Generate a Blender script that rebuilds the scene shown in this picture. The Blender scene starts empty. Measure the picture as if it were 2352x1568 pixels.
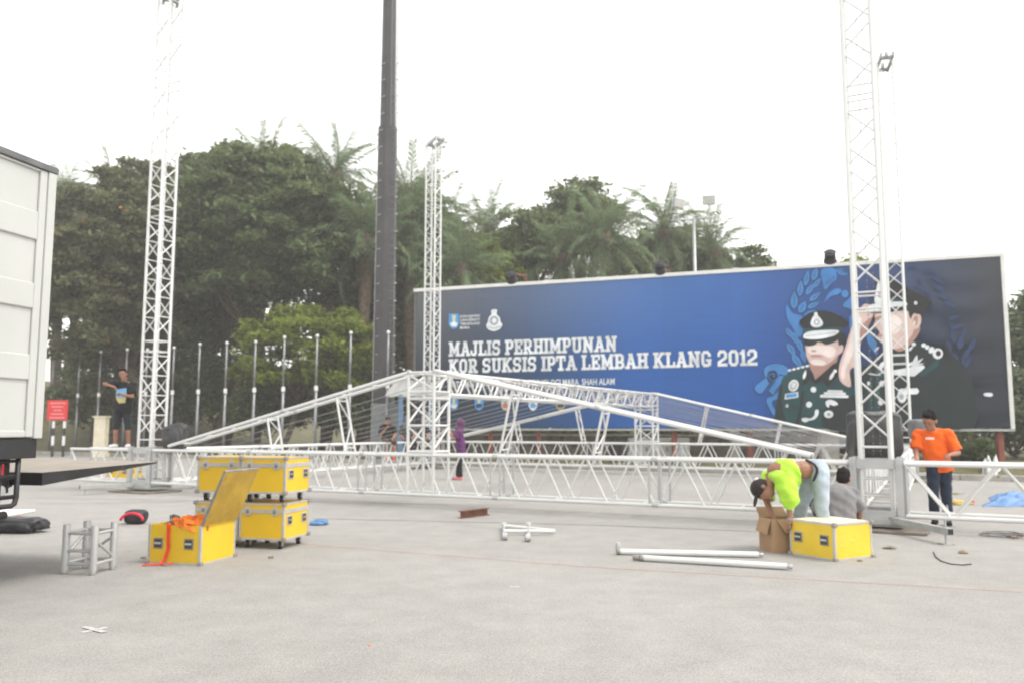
import bpy, bmesh, math, random
import numpy as np
from mathutils import Vector, Matrix
R = math.radians
sc = bpy.context.scene
col = sc.collection
random.seed(7)

# ------------------------------------------------------------------ camera, sky, sun, exposure
CAM_H, PITCH, FPX = 1.40, 0.1024, 1898.0          # eye height, upward tilt, focal length in photo pixels (2352 wide)
cam = bpy.data.cameras.new('camera')
cam_ob = bpy.data.objects.new('camera', cam); col.objects.link(cam_ob)
cam_ob.location = (0, 0, CAM_H)
cam_ob.rotation_euler = (math.pi/2 + PITCH, 0, 0)
cam.sensor_width = 36; cam.lens = 36*FPX/2352
cam.clip_start = 0.1; cam.clip_end = 2000
cam.dof.use_dof = True; cam.dof.focus_distance = 2.6; cam.dof.aperture_fstop = 4.0
sc.camera = cam_ob

SUN_EL, SUN_AZ = R(60), R(105)                     # azimuth clockwise from +Y
w = bpy.data.worlds.new('World'); sc.world = w; w.use_nodes = True
nt = w.node_tree; bg = nt.nodes['Background']
sky = nt.nodes.new('ShaderNodeTexSky'); sky.sky_type = 'NISHITA'; sky.sun_disc = False
sky.sun_elevation = SUN_EL; sky.sun_rotation = SUN_AZ
sky.air_density = 1.0; sky.dust_density = 0.8; sky.ozone_density = 0.6
hs = nt.nodes.new('ShaderNodeHueSaturation'); hs.inputs['Saturation'].default_value = 0.07
nt.links.new(sky.outputs[0], hs.inputs['Color']); tn = nt.nodes.new('ShaderNodeMix'); tn.data_type = 'RGBA'; tn.blend_type = 'MULTIPLY'; tn.inputs['Factor'].default_value = 1
tn.inputs['B'].default_value = (1, 0.985, 0.95, 1)                 # bright milky overcast
nt.links.new(hs.outputs[0], tn.inputs['A']); nt.links.new(tn.outputs['Result'], bg.inputs['Color'])
bg.inputs['Strength'].default_value = 0.15
sl = bpy.data.lights.new('sun', 'SUN'); sl.energy = 0.7; sl.angle = R(20); sl.color = (1, 0.95, 0.87)
so = bpy.data.objects.new('sun', sl); col.objects.link(so)
sd = Vector((math.sin(SUN_AZ)*math.cos(SUN_EL), math.cos(SUN_AZ)*math.cos(SUN_EL), math.sin(SUN_EL)))
so.rotation_euler = (-sd).to_track_quat('-Z', 'Y').to_euler()
so.location = (0, 0, 40)
vs = sc.view_settings
vs.view_transform = 'Standard'; vs.look = 'None'; vs.gamma = 1; vs.use_curve_mapping = False
vs.exposure = 1.58

# ------------------------------------------------------------------ photo pixel -> place helpers
_c, _s = math.cos(PITCH), math.sin(PITCH)
def ray(px, py):
    a, b = (px-1176)/FPX, (784-py)/FPX
    return Vector((a, _c - b*_s, _s + b*_c))
def P(px, py, D):                                  # the point seen at a pixel, D metres ahead
    d = ray(px, py); k = D/d.y
    return Vector((d.x*k, D, CAM_H + d.z*k))
def G(px, py, z=0.0):                              # the point seen at a pixel, at height z
    d = ray(px, py); k = (z-CAM_H)/d.z
    return Vector((d.x*k, d.y*k, z))
V = lambda *a: Vector(a)

# ------------------------------------------------------------------ materials
MATS = {}
def mat(name, c, rough=0.6, metal=0.0, var=0.12, scale=6.0, bump=0.0, bscale=60.0, spec=0.4, c2=None, thr=None, sheen=0, island=0.0, streak=None):
    if name in MATS: return MATS[name]
    m = bpy.data.materials.new(name); m.use_nodes = True
    n = m.node_tree.nodes; l = m.node_tree.links; b = n['Principled BSDF']
    b.inputs['Roughness'].default_value = rough; b.inputs['Metallic'].default_value = metal
    b.inputs['Specular IOR Level'].default_value = spec
    tc = n.new('ShaderNodeTexCoord')
    nz = n.new('ShaderNodeTexNoise'); nz.inputs['Scale'].default_value = scale; nz.inputs['Detail'].default_value = 6
    l.new(tc.outputs['Object'], nz.inputs['Vector'])
    ramp = n.new('ShaderNodeValToRGB')
    lo = [max(0, x*(1-var)) for x in c]; hi = [min(1, x*(1+var)) for x in c]
    e = ramp.color_ramp.elements
    e[0].position = 0.3; e[1].position = 0.7
    e[0].color = (*lo, 1); e[1].color = (*hi, 1)
    l.new(nz.outputs['Fac'], ramp.inputs['Fac'])
    out = ramp.outputs['Color']
    if c2 is not None:                              # worn / dirty patches of another colour
        n2 = n.new('ShaderNodeTexNoise'); n2.inputs['Scale'].default_value = scale*2.3; n2.inputs['Detail'].default_value = 8
        n2.inputs['Roughness'].default_value = 0.7
        if streak:
            mp = n.new('ShaderNodeMapping'); mp.inputs['Scale'].default_value = streak; l.new(tc.outputs['Object'], mp.inputs[0]); l.new(mp.outputs[0], n2.inputs['Vector'])
        else: l.new(tc.outputs['Object'], n2.inputs['Vector'])
        r2 = n.new('ShaderNodeValToRGB'); t = thr or 0.62
        r2.color_ramp.elements[0].position = t; r2.color_ramp.elements[1].position = min(1, t+0.06)
        r2.color_ramp.elements[0].color = (0, 0, 0, 1); r2.color_ramp.elements[1].color = (1, 1, 1, 1)
        l.new(n2.outputs['Fac'], r2.inputs['Fac'])
        mx = n.new('ShaderNodeMix'); mx.data_type = 'RGBA'
        l.new(r2.outputs['Color'], mx.inputs['Factor']); l.new(out, mx.inputs['A']); mx.inputs['B'].default_value = (*c2, 1)
        out = mx.outputs['Result']
    if island:
        g = n.new('ShaderNodeNewGeometry'); hv = n.new('ShaderNodeHueSaturation')
        mr = n.new('ShaderNodeMapRange'); mr.inputs['To Min'].default_value = 1-island; mr.inputs['To Max'].default_value = 1+island
        l.new(g.outputs['Random Per Island'], mr.inputs['Value']); l.new(mr.outputs['Result'], hv.inputs['Value'])
        mr2 = n.new('ShaderNodeMapRange'); mr2.inputs['To Min'].default_value = 0.47; mr2.inputs['To Max'].default_value = 0.53
        l.new(g.outputs['Random Per Island'], mr2.inputs['Value']); l.new(mr2.outputs['Result'], hv.inputs['Hue'])
        l.new(out, hv.inputs['Color']); out = hv.outputs['Color']
    l.new(out, b.inputs['Base Color'])
    if bump:
        nb = n.new('ShaderNodeTexNoise'); nb.inputs['Scale'].default_value = bscale; nb.inputs['Detail'].default_value = 5
        l.new(tc.outputs['Object'], nb.inputs['Vector'])
        bp = n.new('ShaderNodeBump'); bp.inputs['Strength'].default_value = bump; bp.inputs['Distance'].default_value = 0.02
        l.new(nb.outputs['Fac'], bp.inputs['Height']); l.new(bp.outputs['Normal'], b.inputs['Normal'])
    if island:                                      # thin leaves let light through
        tr = n.new('ShaderNodeBsdfTranslucent'); l.new(out, tr.inputs['Color']); ms_ = n.new('ShaderNodeMixShader'); ms_.inputs[0].default_value = 0.42
        l.new(b.outputs[0], ms_.inputs[1]); l.new(tr.outputs[0], ms_.inputs[2]); l.new(ms_.outputs[0], n['Material Output'].inputs['Surface'])
    if sheen: b.inputs['Sheen Weight'].default_value = sheen
    MATS[name] = m
    return m
ALU = mat('aluminium', (0.67, 0.67, 0.66), 0.42, 0.2, 0.08, 3.0, c2=(0.46, 0.46, 0.45), thr=0.64)
ALU2 = mat('dull_aluminium', (0.46, 0.465, 0.465), 0.45, 0.35, 0.08, 5)
GALV = mat('galvanised', (0.42, 0.43, 0.43), 0.45, 0.5, 0.15, 8)
WIRE = mat('wire_rope', (0.3, 0.3, 0.31), 0.45, 0.4, 0.1)
STEEL = mat('grey_steel', (0.4, 0.41, 0.4), 0.5, 0.3, 0.15, 5, c2=(0.28, 0.25, 0.22), thr=0.66)
BLACK = mat('black_paint', (0.018, 0.018, 0.02), 0.45, 0, 0.3, 5, c2=(0.07, 0.065, 0.06), thr=0.63)
RUBBER = mat('rubber', (0.025, 0.025, 0.026), 0.7, 0, 0.2)
YEL = mat('yellow_laminate', (0.7, 0.45, 0.02), 0.42, 0, 0.06, 3.0, bump=0.05, bscale=12, c2=(0.47, 0.36, 0.15), thr=0.63, streak=(1.2, 1.2, 4))
YELW = mat('worn_yellow_laminate', (0.74, 0.52, 0.035), 0.45, 0, 0.06, 4, bump=0.08, bscale=10, c2=(0.62, 0.55, 0.36), thr=0.6, streak=(1.1, 1.1, 6))
YELIN = mat('stained_yellow_lid', (0.46, 0.29, 0.035), 0.6, 0, 0.25, 3.5, c2=(0.3, 0.13, 0.03), thr=0.6)
PLY = mat('scuffed_pale_top', (0.72, 0.66, 0.5), 0.55, 0, 0.15, 4, c2=(0.6, 0.45, 0.12), thr=0.6)
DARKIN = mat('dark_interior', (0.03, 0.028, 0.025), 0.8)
CARD = mat('cardboard', (0.36, 0.225, 0.125), 0.8, 0, 0.1, 5, c2=(0.27, 0.17, 0.1), thr=0.62)
CONC = mat('concrete', (0.4, 0.385, 0.36), 0.85, 0, 0.2, 3, bump=0.2, bscale=30)
KERB = mat('kerb_concrete', (0.36, 0.34, 0.31), 0.85, 0, 0.25, 2, bump=0.2, bscale=30, c2=(0.16, 0.15, 0.13), thr=0.58)
RUST = mat('rust', (0.16, 0.07, 0.045), 0.8, 0.1, 0.35, 12, bump=0.2, c2=(0.28, 0.17, 0.13), thr=0.62)
REDPOST = mat('red_oxide_paint', (0.24, 0.075, 0.05), 0.7, 0, 0.2, 4)
SKIN = mat('skin', (0.34, 0.17, 0.11), 0.5, 0, 0.08, 8)
SKIN2 = mat('skin_tan', (0.3, 0.145, 0.09), 0.5, 0, 0.08, 8)
HAIR = mat('black_hair', (0.012, 0.010, 0.010), 0.75, 0, 0.4, 40, bump=0.5, bscale=80, spec=0.12)

# ------------------------------------------------------------------ mesh and object helpers
WM = {}
def settle(o, M, parent=None):
    col.objects.link(o)
    if parent is not None:
        o.parent = parent; o.matrix_parent_inverse = WM[parent].inverted()
    o.matrix_basis = M; WM[o] = M.copy()
    return o
def tag(o, label=None, cat=None, group=None, kind=None):
    if label: o['label'] = label
    if cat: o['category'] = cat
    if group: o['group'] = group
    if kind: o['kind'] = kind
    return o
def thing(name, loc, label, cat, group=None, rz=0.0):
    o = bpy.data.objects.new(name, None); o.empty_display_size = 0.2
    settle(o, Matrix.Translation(loc) @ Matrix.Rotation(rz, 4, 'Z'))
    return tag(o, label, cat, group)
class MB:
    def __init__(s): s.v = []; s.f = []
    def add(s, vs, fs):
        k = len(s.v); s.v += [tuple(x) for x in vs]; s.f += [tuple(i+k for i in f) for f in fs]; return s
    def box(s, a, b, M=None):
        x0, y0, z0 = a; x1, y1, z1 = b
        vs = [V(x, y, z) for z in (z0, z1) for y in (y0, y1) for x in (x0, x1)]
        if M is not None: vs = [M @ v for v in vs]
        return s.add(vs, [(0, 2, 3, 1), (4, 5, 7, 6), (0, 1, 5, 4), (2, 6, 7, 3), (0, 4, 6, 2), (1, 3, 7, 5)])
    def tube(s, pts, rad, n=8, cap=True, closed=False):
        pts = [Vector(p) for p in pts]
        if not hasattr(rad, '__len__'): rad = [rad]*len(pts)
        m = len(pts); vs = []; fs = []
        t0 = (pts[1]-pts[0]).normalized()
        up = V(0, 0, 1) if abs(t0.z) < 0.9 else V(1, 0, 0)
        a = t0.cross(up).normalized()
        for i, p in enumerate(pts):
            if closed: t = (pts[(i+1) % m]-pts[i-1]).normalized()
            else: t = (pts[min(i+1, m-1)]-pts[max(i-1, 0)]).normalized()
            a = (a - t*a.dot(t)).normalized(); b = t.cross(a)
            for k in range(n):
                q = 2*math.pi*k/n
                vs.append(p + (a*math.cos(q)+b*math.sin(q))*rad[i])
        for i in range(m if closed else m-1):
            j = (i+1) % m
            for k in range(n):
                fs.append((i*n+k, i*n+(k+1) % n, j*n+(k+1) % n, j*n+k))
        if cap and not closed:
            fs.append(tuple(range(n-1, -1, -1))); fs.append(tuple((m-1)*n+k for k in range(n)))
        return s.add(vs, fs)
    def ell(s, c, r, M=None, nu=14, nv=9):
        c = Vector(c); vs = []; fs = []
        if M is None: M = Matrix.Identity(3)
        vs.append(c + M @ V(0, 0, -r[2]))
        for j in range(1, nv):
            a = -math.pi/2 + math.pi*j/nv
            for i in range(nu):
                b = 2*math.pi*i/nu
                vs.append(c + M @ V(r[0]*math.cos(a)*math.cos(b), r[1]*math.cos(a)*math.sin(b), r[2]*math.sin(a)))
        vs.append(c + M @ V(0, 0, r[2]))
        for i in range(nu): fs.append((0, 1+(i+1) % nu, 1+i))
        for j in range(nv-2):
            for i in range(nu):
                p = 1+j*nu; fs.append((p+i, p+(i+1) % nu, p+nu+(i+1) % nu, p+nu+i))
        t = len(vs)-1; p = 1+(nv-2)*nu
        for i in range(nu): fs.append((t, p+i, p+(i+1) % nu))
        return s.add(vs, fs)
    def cap(s, a, b, ra, rb, n=12):                 # capsule with two radii
        a = Vector(a); b = Vector(b); d = (b-a)
        L = d.length; d = d/L if L > 1e-6 else V(0, 0, 1)
        pts = []; rr = []
        for q in (-0.97, -0.75, -0.4): pts.append(a + d*ra*q); rr.append(ra*math.sqrt(1-q*q))
        pts.append(a); rr.append(ra); pts.append(b); rr.append(rb)
        for q in (0.4, 0.75, 0.97): pts.append(b + d*rb*q); rr.append(rb*math.sqrt(1-q*q))
        return s.tube(pts, rr, n)
    def mesh(s, name, m=None, smooth=False):
        me = bpy.data.meshes.new(name); me.from_pydata(s.v, [], s.f)
        if m is not None: me.materials.append(m)
        if smooth: me.polygons.foreach_set('use_smooth', [True]*len(me.polygons))
        me.update(); return me
    def obj(s, name, m, parent=None, M=None, smooth=False, bevel=0.0):
        """vertices given in world space when M is None, otherwise local to M"""
        if M is None:
            if parent is not None: org = WM[parent].translation
            else: org = Vector(s.v[0]); org = sum((Vector(v) for v in s.v), V(0, 0, 0))/len(s.v); org.z = min(v[2] for v in s.v)
            s.v = [tuple(Vector(v)-org) for v in s.v]; M = Matrix.Translation(org)
        o = bpy.data.objects.new(name, s.mesh(name, m, smooth)); settle(o, M, parent)
        if bevel:
            b = o.modifiers.new('bevel', 'BEVEL'); b.width = bevel; b.segments = 2; b.limit_method = 'ANGLE'
        return o
_uc = {}
def unit_cyl(m, n):
    if (m.name, n) not in _uc:
        me = MB().tube([(0, 0, 0), (0, 0, 1)], 1, n).mesh('tube', m)
        for p in me.polygons: p.use_smooth = len(p.vertices) == 4
        _uc[(m.name, n)] = me
    return _uc[(m.name, n)]
def tube(parent, p0, p1, r, m=ALU, name='brace', n=8):
    p0 = Vector(p0); p1 = Vector(p1); d = p1-p0
    M = Matrix.Translation(p0) @ d.to_track_quat('Z', 'Y').to_matrix().to_4x4() @ Matrix.Diagonal((r, r, d.length, 1))
    return settle(bpy.data.objects.new(name, unit_cyl(m, n)), M, parent)
_ub = {}
def block(parent, name, M, size, m, bevel=0.0):      # centred box of a given size
    k = (m.name, tuple(round(x, 4) for x in size), bevel)
    if k not in _ub:
        h = [x/2 for x in size]
        me = MB().box((-h[0], -h[1], -h[2]), h).mesh(name, m)
        if bevel:
            bm = bmesh.new(); bm.from_mesh(me)
            bmesh.ops.bevel(bm, geom=bm.edges[:], offset=bevel, segments=2, affect='EDGES', profile=0.6)
            bm.to_mesh(me); bm.free()
        _ub[k] = me
    return settle(bpy.data.objects.new(name, _ub[k]), M, parent)
T = Matrix.Translation
def RZ(a): return Matrix.Rotation(a, 4, 'Z')
# ------------------------------------------------------------------ the setting
def ground_material():
    m = bpy.data.materials.new('asphalt'); m.use_nodes = True
    n = m.node_tree.nodes; l = m.node_tree.links; b = n['Principled BSDF']
    b.inputs['Roughness'].default_value = 0.85; b.inputs['Specular IOR Level'].default_value = 0.25
    tc = n.new('ShaderNodeTexCoord')
    def noise(s, d, r=0.6):
        x = n.new('ShaderNodeTexNoise'); x.inputs['Scale'].default_value = s; x.inputs['Detail'].default_value = d
        x.inputs['Roughness'].default_value = r; l.new(tc.outputs['Object'], x.inputs['Vector']); return x
    def ramp(src, p0, c0, p1, c1):
        r = n.new('ShaderNodeValToRGB'); e = r.color_ramp.elements
        e[0].position = p0; e[1].position = p1; e[0].color = (*c0, 1); e[1].color = (*c1, 1)
        l.new(src, r.inputs['Fac']); return r.outputs['Color']
    def mixc(f, a, bb, mode='MIX'):
        x = n.new('ShaderNodeMix'); x.data_type = 'RGBA'; x.blend_type = mode
        if isinstance(f, float): x.inputs['Factor'].default_value = f
        else: l.new(f, x.inputs['Factor'])
        l.new(a, x.inputs['A']); l.new(bb, x.inputs['B']); return x.outputs['Result']
    big = ramp(noise(0.22, 5).outputs['Fac'], 0.3, (0.31, 0.299, 0.284), 0.7, (0.368, 0.356, 0.34))
    mid = ramp(noise(2.6, 6).outputs['Fac'], 0.3, (0.9, 0.9, 0.9), 0.7, (1.06, 1.06, 1.06))
    fine = ramp(noise(70, 4, 0.75).outputs['Fac'], 0.34, (0.68, 0.68, 0.68), 0.66, (1.28, 1.28, 1.28))
    vo = n.new('ShaderNodeTexVoronoi'); vo.inputs['Scale'].default_value = 95
    l.new(tc.outputs['Object'], vo.inputs['Vector'])
    chip = ramp(vo.outputs['Color'], 0.2, (0.8, 0.79, 0.78), 0.9, (1.2, 1.2, 1.2))
    c = mixc(1.0, big, mid, 'MULTIPLY'); c = mixc(0.6, c, fine, 'MULTIPLY'); c = mixc(0.5, c, chip, 'MULTIPLY')
    st = ramp(noise(0.9, 8, 0.75).outputs['Fac'], 0.6, (0, 0, 0), 0.76, (0.42, 0.42, 0.42))      # old oil and dust stains
    dk = n.new('ShaderNodeRGB'); dk.outputs[0].default_value = (0.22, 0.205, 0.19, 1)
    c = mixc(st, c, dk.outputs[0])
    l.new(c, b.inputs['Base Color'])
    bp = n.new('ShaderNodeBump'); bp.inputs['Strength'].default_value = 0.5; bp.inputs['Distance'].default_value = 0.01
    l.new(fine, bp.inputs['Height']); l.new(bp.outputs['Normal'], b.inputs['Normal'])
    return m
ASPHALT = ground_material()
g = MB().add([(-500, -60, 0), (500, -60, 0), (500, 900, 0), (-500, 900, 0)], [(0, 1, 2, 3)]).obj('ground', ASPHALT, M=Matrix.Identity(4))
tag(g, kind='structure')

# kerb line runs from far left to near right; behind it a planted bank
K0, KD = V(-22.5, 41.8, 0), V(0.865, -0.5017, 0)
KN = V(0.5017, 0.865, 0)                              # away from the camera
def kp(t, off=0.0, z=0.0): return K0 + KD*t + KN*off + V(0, 0, z)
kerb = tag(thing('kerb', kp(0), None, None), kind='structure')
del_keys = [k for k in ('label', 'category') if k in kerb.keys()]
tt = -30.0
while tt < 62:
    L = 1.16
    b_ = MB(); a0, a1 = kp(tt), kp(tt+L-0.012)
    b_.box((0, 0, 0), (L-0.014, 0.3, 0.145))
    block(kerb, 'kerb_stone', T(kp(tt+L/2, 0.15, 0.07)) @ RZ(math.atan2(KD.y, KD.x)), (L-0.014, 0.3, 0.16), KERB, 0.015)
    tt += L
BANK = mat('bank_earth', (0.1, 0.095, 0.04), 0.95, 0, 0.4, 1.6, bump=0.4, bscale=18, c2=(0.17, 0.115, 0.065), thr=0.56)
vsb, fsb = [], []
nx, ny = 90, 26
for j in range(ny):
    for i in range(nx):
        t = -60 + 130*i/(nx-1); o = 0.3 + 60*(j/(ny-1))**1.6
        p = kp(t, o)
        left = 1/(1+math.exp((p.x+21)/1.6))
        h = 0.10 + left*5.2*(1/(1+math.exp(-(o-7.5)/2.2)) - 0.03) + 0.25*math.sin(t*0.7+o)*min(1, o/8)*left + 0.05*math.sin(t*1.9)*math.cos(o*1.3)*min(1, o)
        vsb.append((p.x, p.y, max(h, 0.1)))
for j in range(ny-1):
    for i in range(nx-1):
        k = j*nx+i; fsb.append((k, k+1, k+nx+1, k+nx))
bk = MB().add(vsb, fsb).obj('planted_bank', BANK, M=Matrix.Identity(4), smooth=True); tag(bk, kind='structure')

# paving seams: shallow darker joints between asphalt lanes
SEAM = mat('asphalt_seam', (0.235, 0.225, 0.215), 0.9, 0, 0.25, 3)
def strip(name, pts, wdt, m, z=0.004, parent=None, jag=0.0):
    vs = []; fs = []
    pts = [Vector(p) for p in pts]; out = []
    for a, b in zip(pts, pts[1:]):
        k = max(2, int((b-a).length/0.6))
        out += [a.lerp(b, i/k) for i in range(k)]
    out.append(pts[-1])
    for i, p in enumerate(out):
        d = (out[min(i+1, len(out)-1)]-out[max(i-1, 0)]).normalized(); nn = V(-d.y, d.x, 0)
        q = p + nn*random.uniform(-jag, jag); ww = wdt*random.uniform(0.7, 1.2)
        vs += [(q-nn*ww/2)+V(0, 0, z), (q+nn*ww/2)+V(0, 0, z)]
    for i in range(len(out)-1): fs.append((2*i, 2*i+2, 2*i+3, 2*i+1))
    return MB().add(vs, fs).obj(name, m, parent)
for pts in ([(60, 1143), (720, 1152), (1180, 1160)], [(60, 1157), (500, 1150)], [(720, 1190), (1345, 1204), (1740, 1220)], [(1180, 1096), (1900, 1106), (2352, 1120)]):
    tag(strip('paving_seam', [G(*q) for q in pts], 0.04, SEAM, 0.004, jag=0.01), kind='structure')

# ------------------------------------------------------------------ roof rig: four towers, ring of box trusses, two gables, ridge
A_ = 0.4702
U = V(-math.cos(A_), math.sin(A_), 0); W_ = V(math.sin(A_), math.cos(A_), 0)   # along the front (to the left), away from camera
S = 0.928
FR = V(5.4678*S, 12.517*S, 0); LEN = 15.653*S; DEP = 12.1885*S
LF = FR + U*LEN; BR = FR + W_*DEP; BL = LF + W_*DEP
HT = 11.25; ZT, ZB, ZR = 0.90, 0.21, 2.384
def tower(base, label, top_dir):
    t = thing('truss_tower', base, label, 'truss tower', 'aluminium towers of the roof rig')
    h = 0.19; cs = [base + U*(sx*h) + W_*(sy*h) for sx, sy in ((1, -1), (-1, -1), (-1, 1), (1, 1))]
    for c in cs: tube(t, c+V(0, 0, 0.16), c+V(0, 0, HT), 0.031, name='chord', n=10)
    bay = 0.43; nb = int((HT-0.5)/bay)
    for f in range(4):
        a, b = cs[f], cs[(f+1) % 4]
        for k in range(nb):
            z0 = 0.36+k*bay; z1 = z0+bay
            if k % 7 == 6 or z0 < 1.0:                   # section joints: two rungs
                for zz in (z0+0.1, z1-0.1): tube(t, a+V(0, 0, zz), b+V(0, 0, zz), 0.014, name='rung')
                continue
            flip = k % 2
            p, q = (a, b) if flip else (b, a)
            tube(t, p+V(0, 0, z0+0.03), q+V(0, 0, z1-0.03), 0.0145, name='brace')
            if f in (1, 3): tube(t, a+V(0, 0, z1), b+V(0, 0, z1), 0.0125, name='rung')
    # head: two channel beams with a pulley
    d = top_dir.normalized(); pn = V(-d.y, d.x, 0)
    hb = MB(); Mh = T(base+V(0, 0, HT)) @ RZ(math.atan2(d.y, d.x))
    for s in (-1, 1):
        hb.box((-0.46, s*0.15-0.03, 0.0), (0.62, s*0.15+0.03, 0.13), Mh)
    hb.box((-0.3, -0.12, 0.02), (-0.2, 0.12, 0.1), Mh); hb.box((0.5, -0.12, 0.02), (0.6, 0.12, 0.1), Mh)
    hbo = hb.obj('head_beam', STEEL, t, bevel=0.006)
    for sx in (-0.25, 0.45):
        pu = MB(); pu.tube([Mh @ V(sx, -0.035, 0.12), Mh @ V(sx, 0.035, 0.12)], 0.11, 16)
        pu.obj('pulley', GALV, hbo)
    return t
def chain(t, p0, p1):
    b = MB(); n = int((p1-p0).length/0.05); d = (p1-p0)/n
    for i in range(n):
        p = p0 + d*i; s = V(0.011, 0.004, 0) if i % 2 else V(0.004, 0.011, 0)
        e = d*0.62
        b.add([p, p+e*0.5+V(s.x, 0, 0), p+e*0.5+V(0, s.y, 0), p+e*0.5-V(s.x, 0, 0), p+e*0.5-V(0, s.y, 0), p+e*1.3],
              [(0, 2, 1), (0, 3, 2), (0, 4, 3), (0, 1, 4), (5, 1, 2), (5, 2, 3), (5, 3, 4), (5, 4, 1)])
    return b.obj('hoist_chain', mat('chain_steel', (0.2, 0.19, 0.18), 0.5, 0.5), t)
def sleeve(base, label):
    t = thing('sleeve_block', base+V(0, 0, 0.15), label, 'sleeve block', 'sleeve blocks riding on the towers')
    h = 0.29
    for sx in (-1, 1):
        for sy in (-1, 1):
            c = base + U*(sx*h) + W_*(sy*h)
            block(t, 'corner_post', T(c+V(0, 0, 0.55)) @ RZ(-A_), (0.085, 0.085, 0.86), ALU2, 0.006)
            for zz in (0.22, 0.88):
                tube(t, c+V(0, 0, zz)-W_*0.06, c+V(0, 0, zz)+W_*0.06, 0.03, GALV, 'bolt', 10)
    for zz in (0.21, 0.895):
        for s in (-1, 1):
            block(t, 'side_plate', T(base+W_*(s*h)+V(0, 0, zz)) @ RZ(-A_), (0.485, 0.02, 0.13), ALU2, 0.004)
            block(t, 'side_plate', T(base+U*(s*h)+V(0, 0, zz)) @ RZ(-A_), (0.02, 0.485, 0.13), ALU2, 0.004)
    return t
def box_truss(A, B, side, label, zb=ZB, zt=ZT, wid=0.5, per=0.74, rc=0.031, rb=0.0165, name='box_truss', phase=0.0, nsec=3, group='box trusses of the roof ring', dzA=0.0, dzB=0.0):
    t = thing(name, (A+B)/2+V(0, 0, zb), label, 'truss', group)
    d = (B-A); L = d.length; d = d/L
    h = wid/2
    def pt(x, s, z): return A + d*x + side*(s*h) + V(0, 0, z + dzA+(dzB-dzA)*x/L)
    for s in (-1, 1):
        for z in (zb, zt):
            for k in range(nsec):                        # chords come in sections with a small joint ring
                x0, x1 = L*k/nsec, L*(k+1)/nsec
                tube(t, pt(x0+0.01, s, z), pt(x1-0.01, s, z), rc, name='chord', n=10)
                if k: tube(t, pt(x0-0.05, s, z), pt(x0+0.05, s, z), rc*1.18, ALU2, 'coupler', 10)
        n = int(L/per); pp = L/n
        for k in range(n):
            x = k*pp + pp*0.5*phase
            m0, m1, m2 = x+0.03, x+pp*0.5, x+pp-0.03
            if m2 > L: continue
            tube(t, pt(m0, s, zt-0.02), pt(m1-0.04, s, zb+0.02), rb)
            tube(t, pt(m1+0.04, s, zb+0.02), pt(m2, s, zt-0.02), rb)
        for k in range(nsec+1):
            for dx in ((-0.09, 0.09) if 0 < k < nsec else ((0.03,) if k == 0 else (-0.03,))):
                tube(t, pt(L*k/nsec+dx, s, zb), pt(L*k/nsec+dx, s, zt), rb*1.25, ALU2, 'upright')
    for k in range(int(L/1.5)+1):
        x = min(L-0.03, 0.03+k*1.5)
        for z in (zb, zt): tube(t, pt(x, -1, z), pt(x, 1, z), rb, name='cross_bar')
    return t
tower(FR, 'tall aluminium truss tower at right, nearest one, rising out of the picture', U*1.0+W_*0.2)
tower(LF, 'tall aluminium truss tower at left beside the man in shorts', -U*0.8-W_*0.6)
tower(BL, 'farthest aluminium truss tower standing before the billboard left end', -U*0.8-W_*0.6)
tower(BR, 'far aluminium truss tower half hidden behind the nearest one at right', V(0.3, 1, 0))
sleeve(FR, 'aluminium sleeve block round the foot of the nearest right tower')
sleeve(LF, 'aluminium sleeve block round the foot of the left tower')
sleeve(BL, 'aluminium sleeve block on the farthest tower behind the purple clad woman')
sleeve(BR, 'aluminium sleeve block on the far right tower behind the black covered hoist')
EDGE = 0.34
box_truss(FR+U*EDGE, LF-U*EDGE, W_, 'long white front box truss lying across between left and right towers', nsec=5, phase=0.15)
box_truss(FR-U*EDGE, FR-U*2.62, W_, 'short box truss stub sticking out right, before the man in orange', nsec=1, per=0.76)
box_truss(LF+U*EDGE, LF+U*2.35, W_, 'short box truss stub sticking out left, the man in shorts stands on it', nsec=1)
box_truss(BR+U*EDGE, BL-U*EDGE, W_, 'rear box truss running across below the billboard', nsec=5, phase=0.4)
box_truss(LF+W_*EDGE, BL-W_*EDGE, -U, 'left side box truss receding from left tower to farthest tower', nsec=4)
box_truss(FR+W_*EDGE, BR-W_*EDGE, -U, 'right side box truss seen end on behind nearest right tower', nsec=4)

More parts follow.
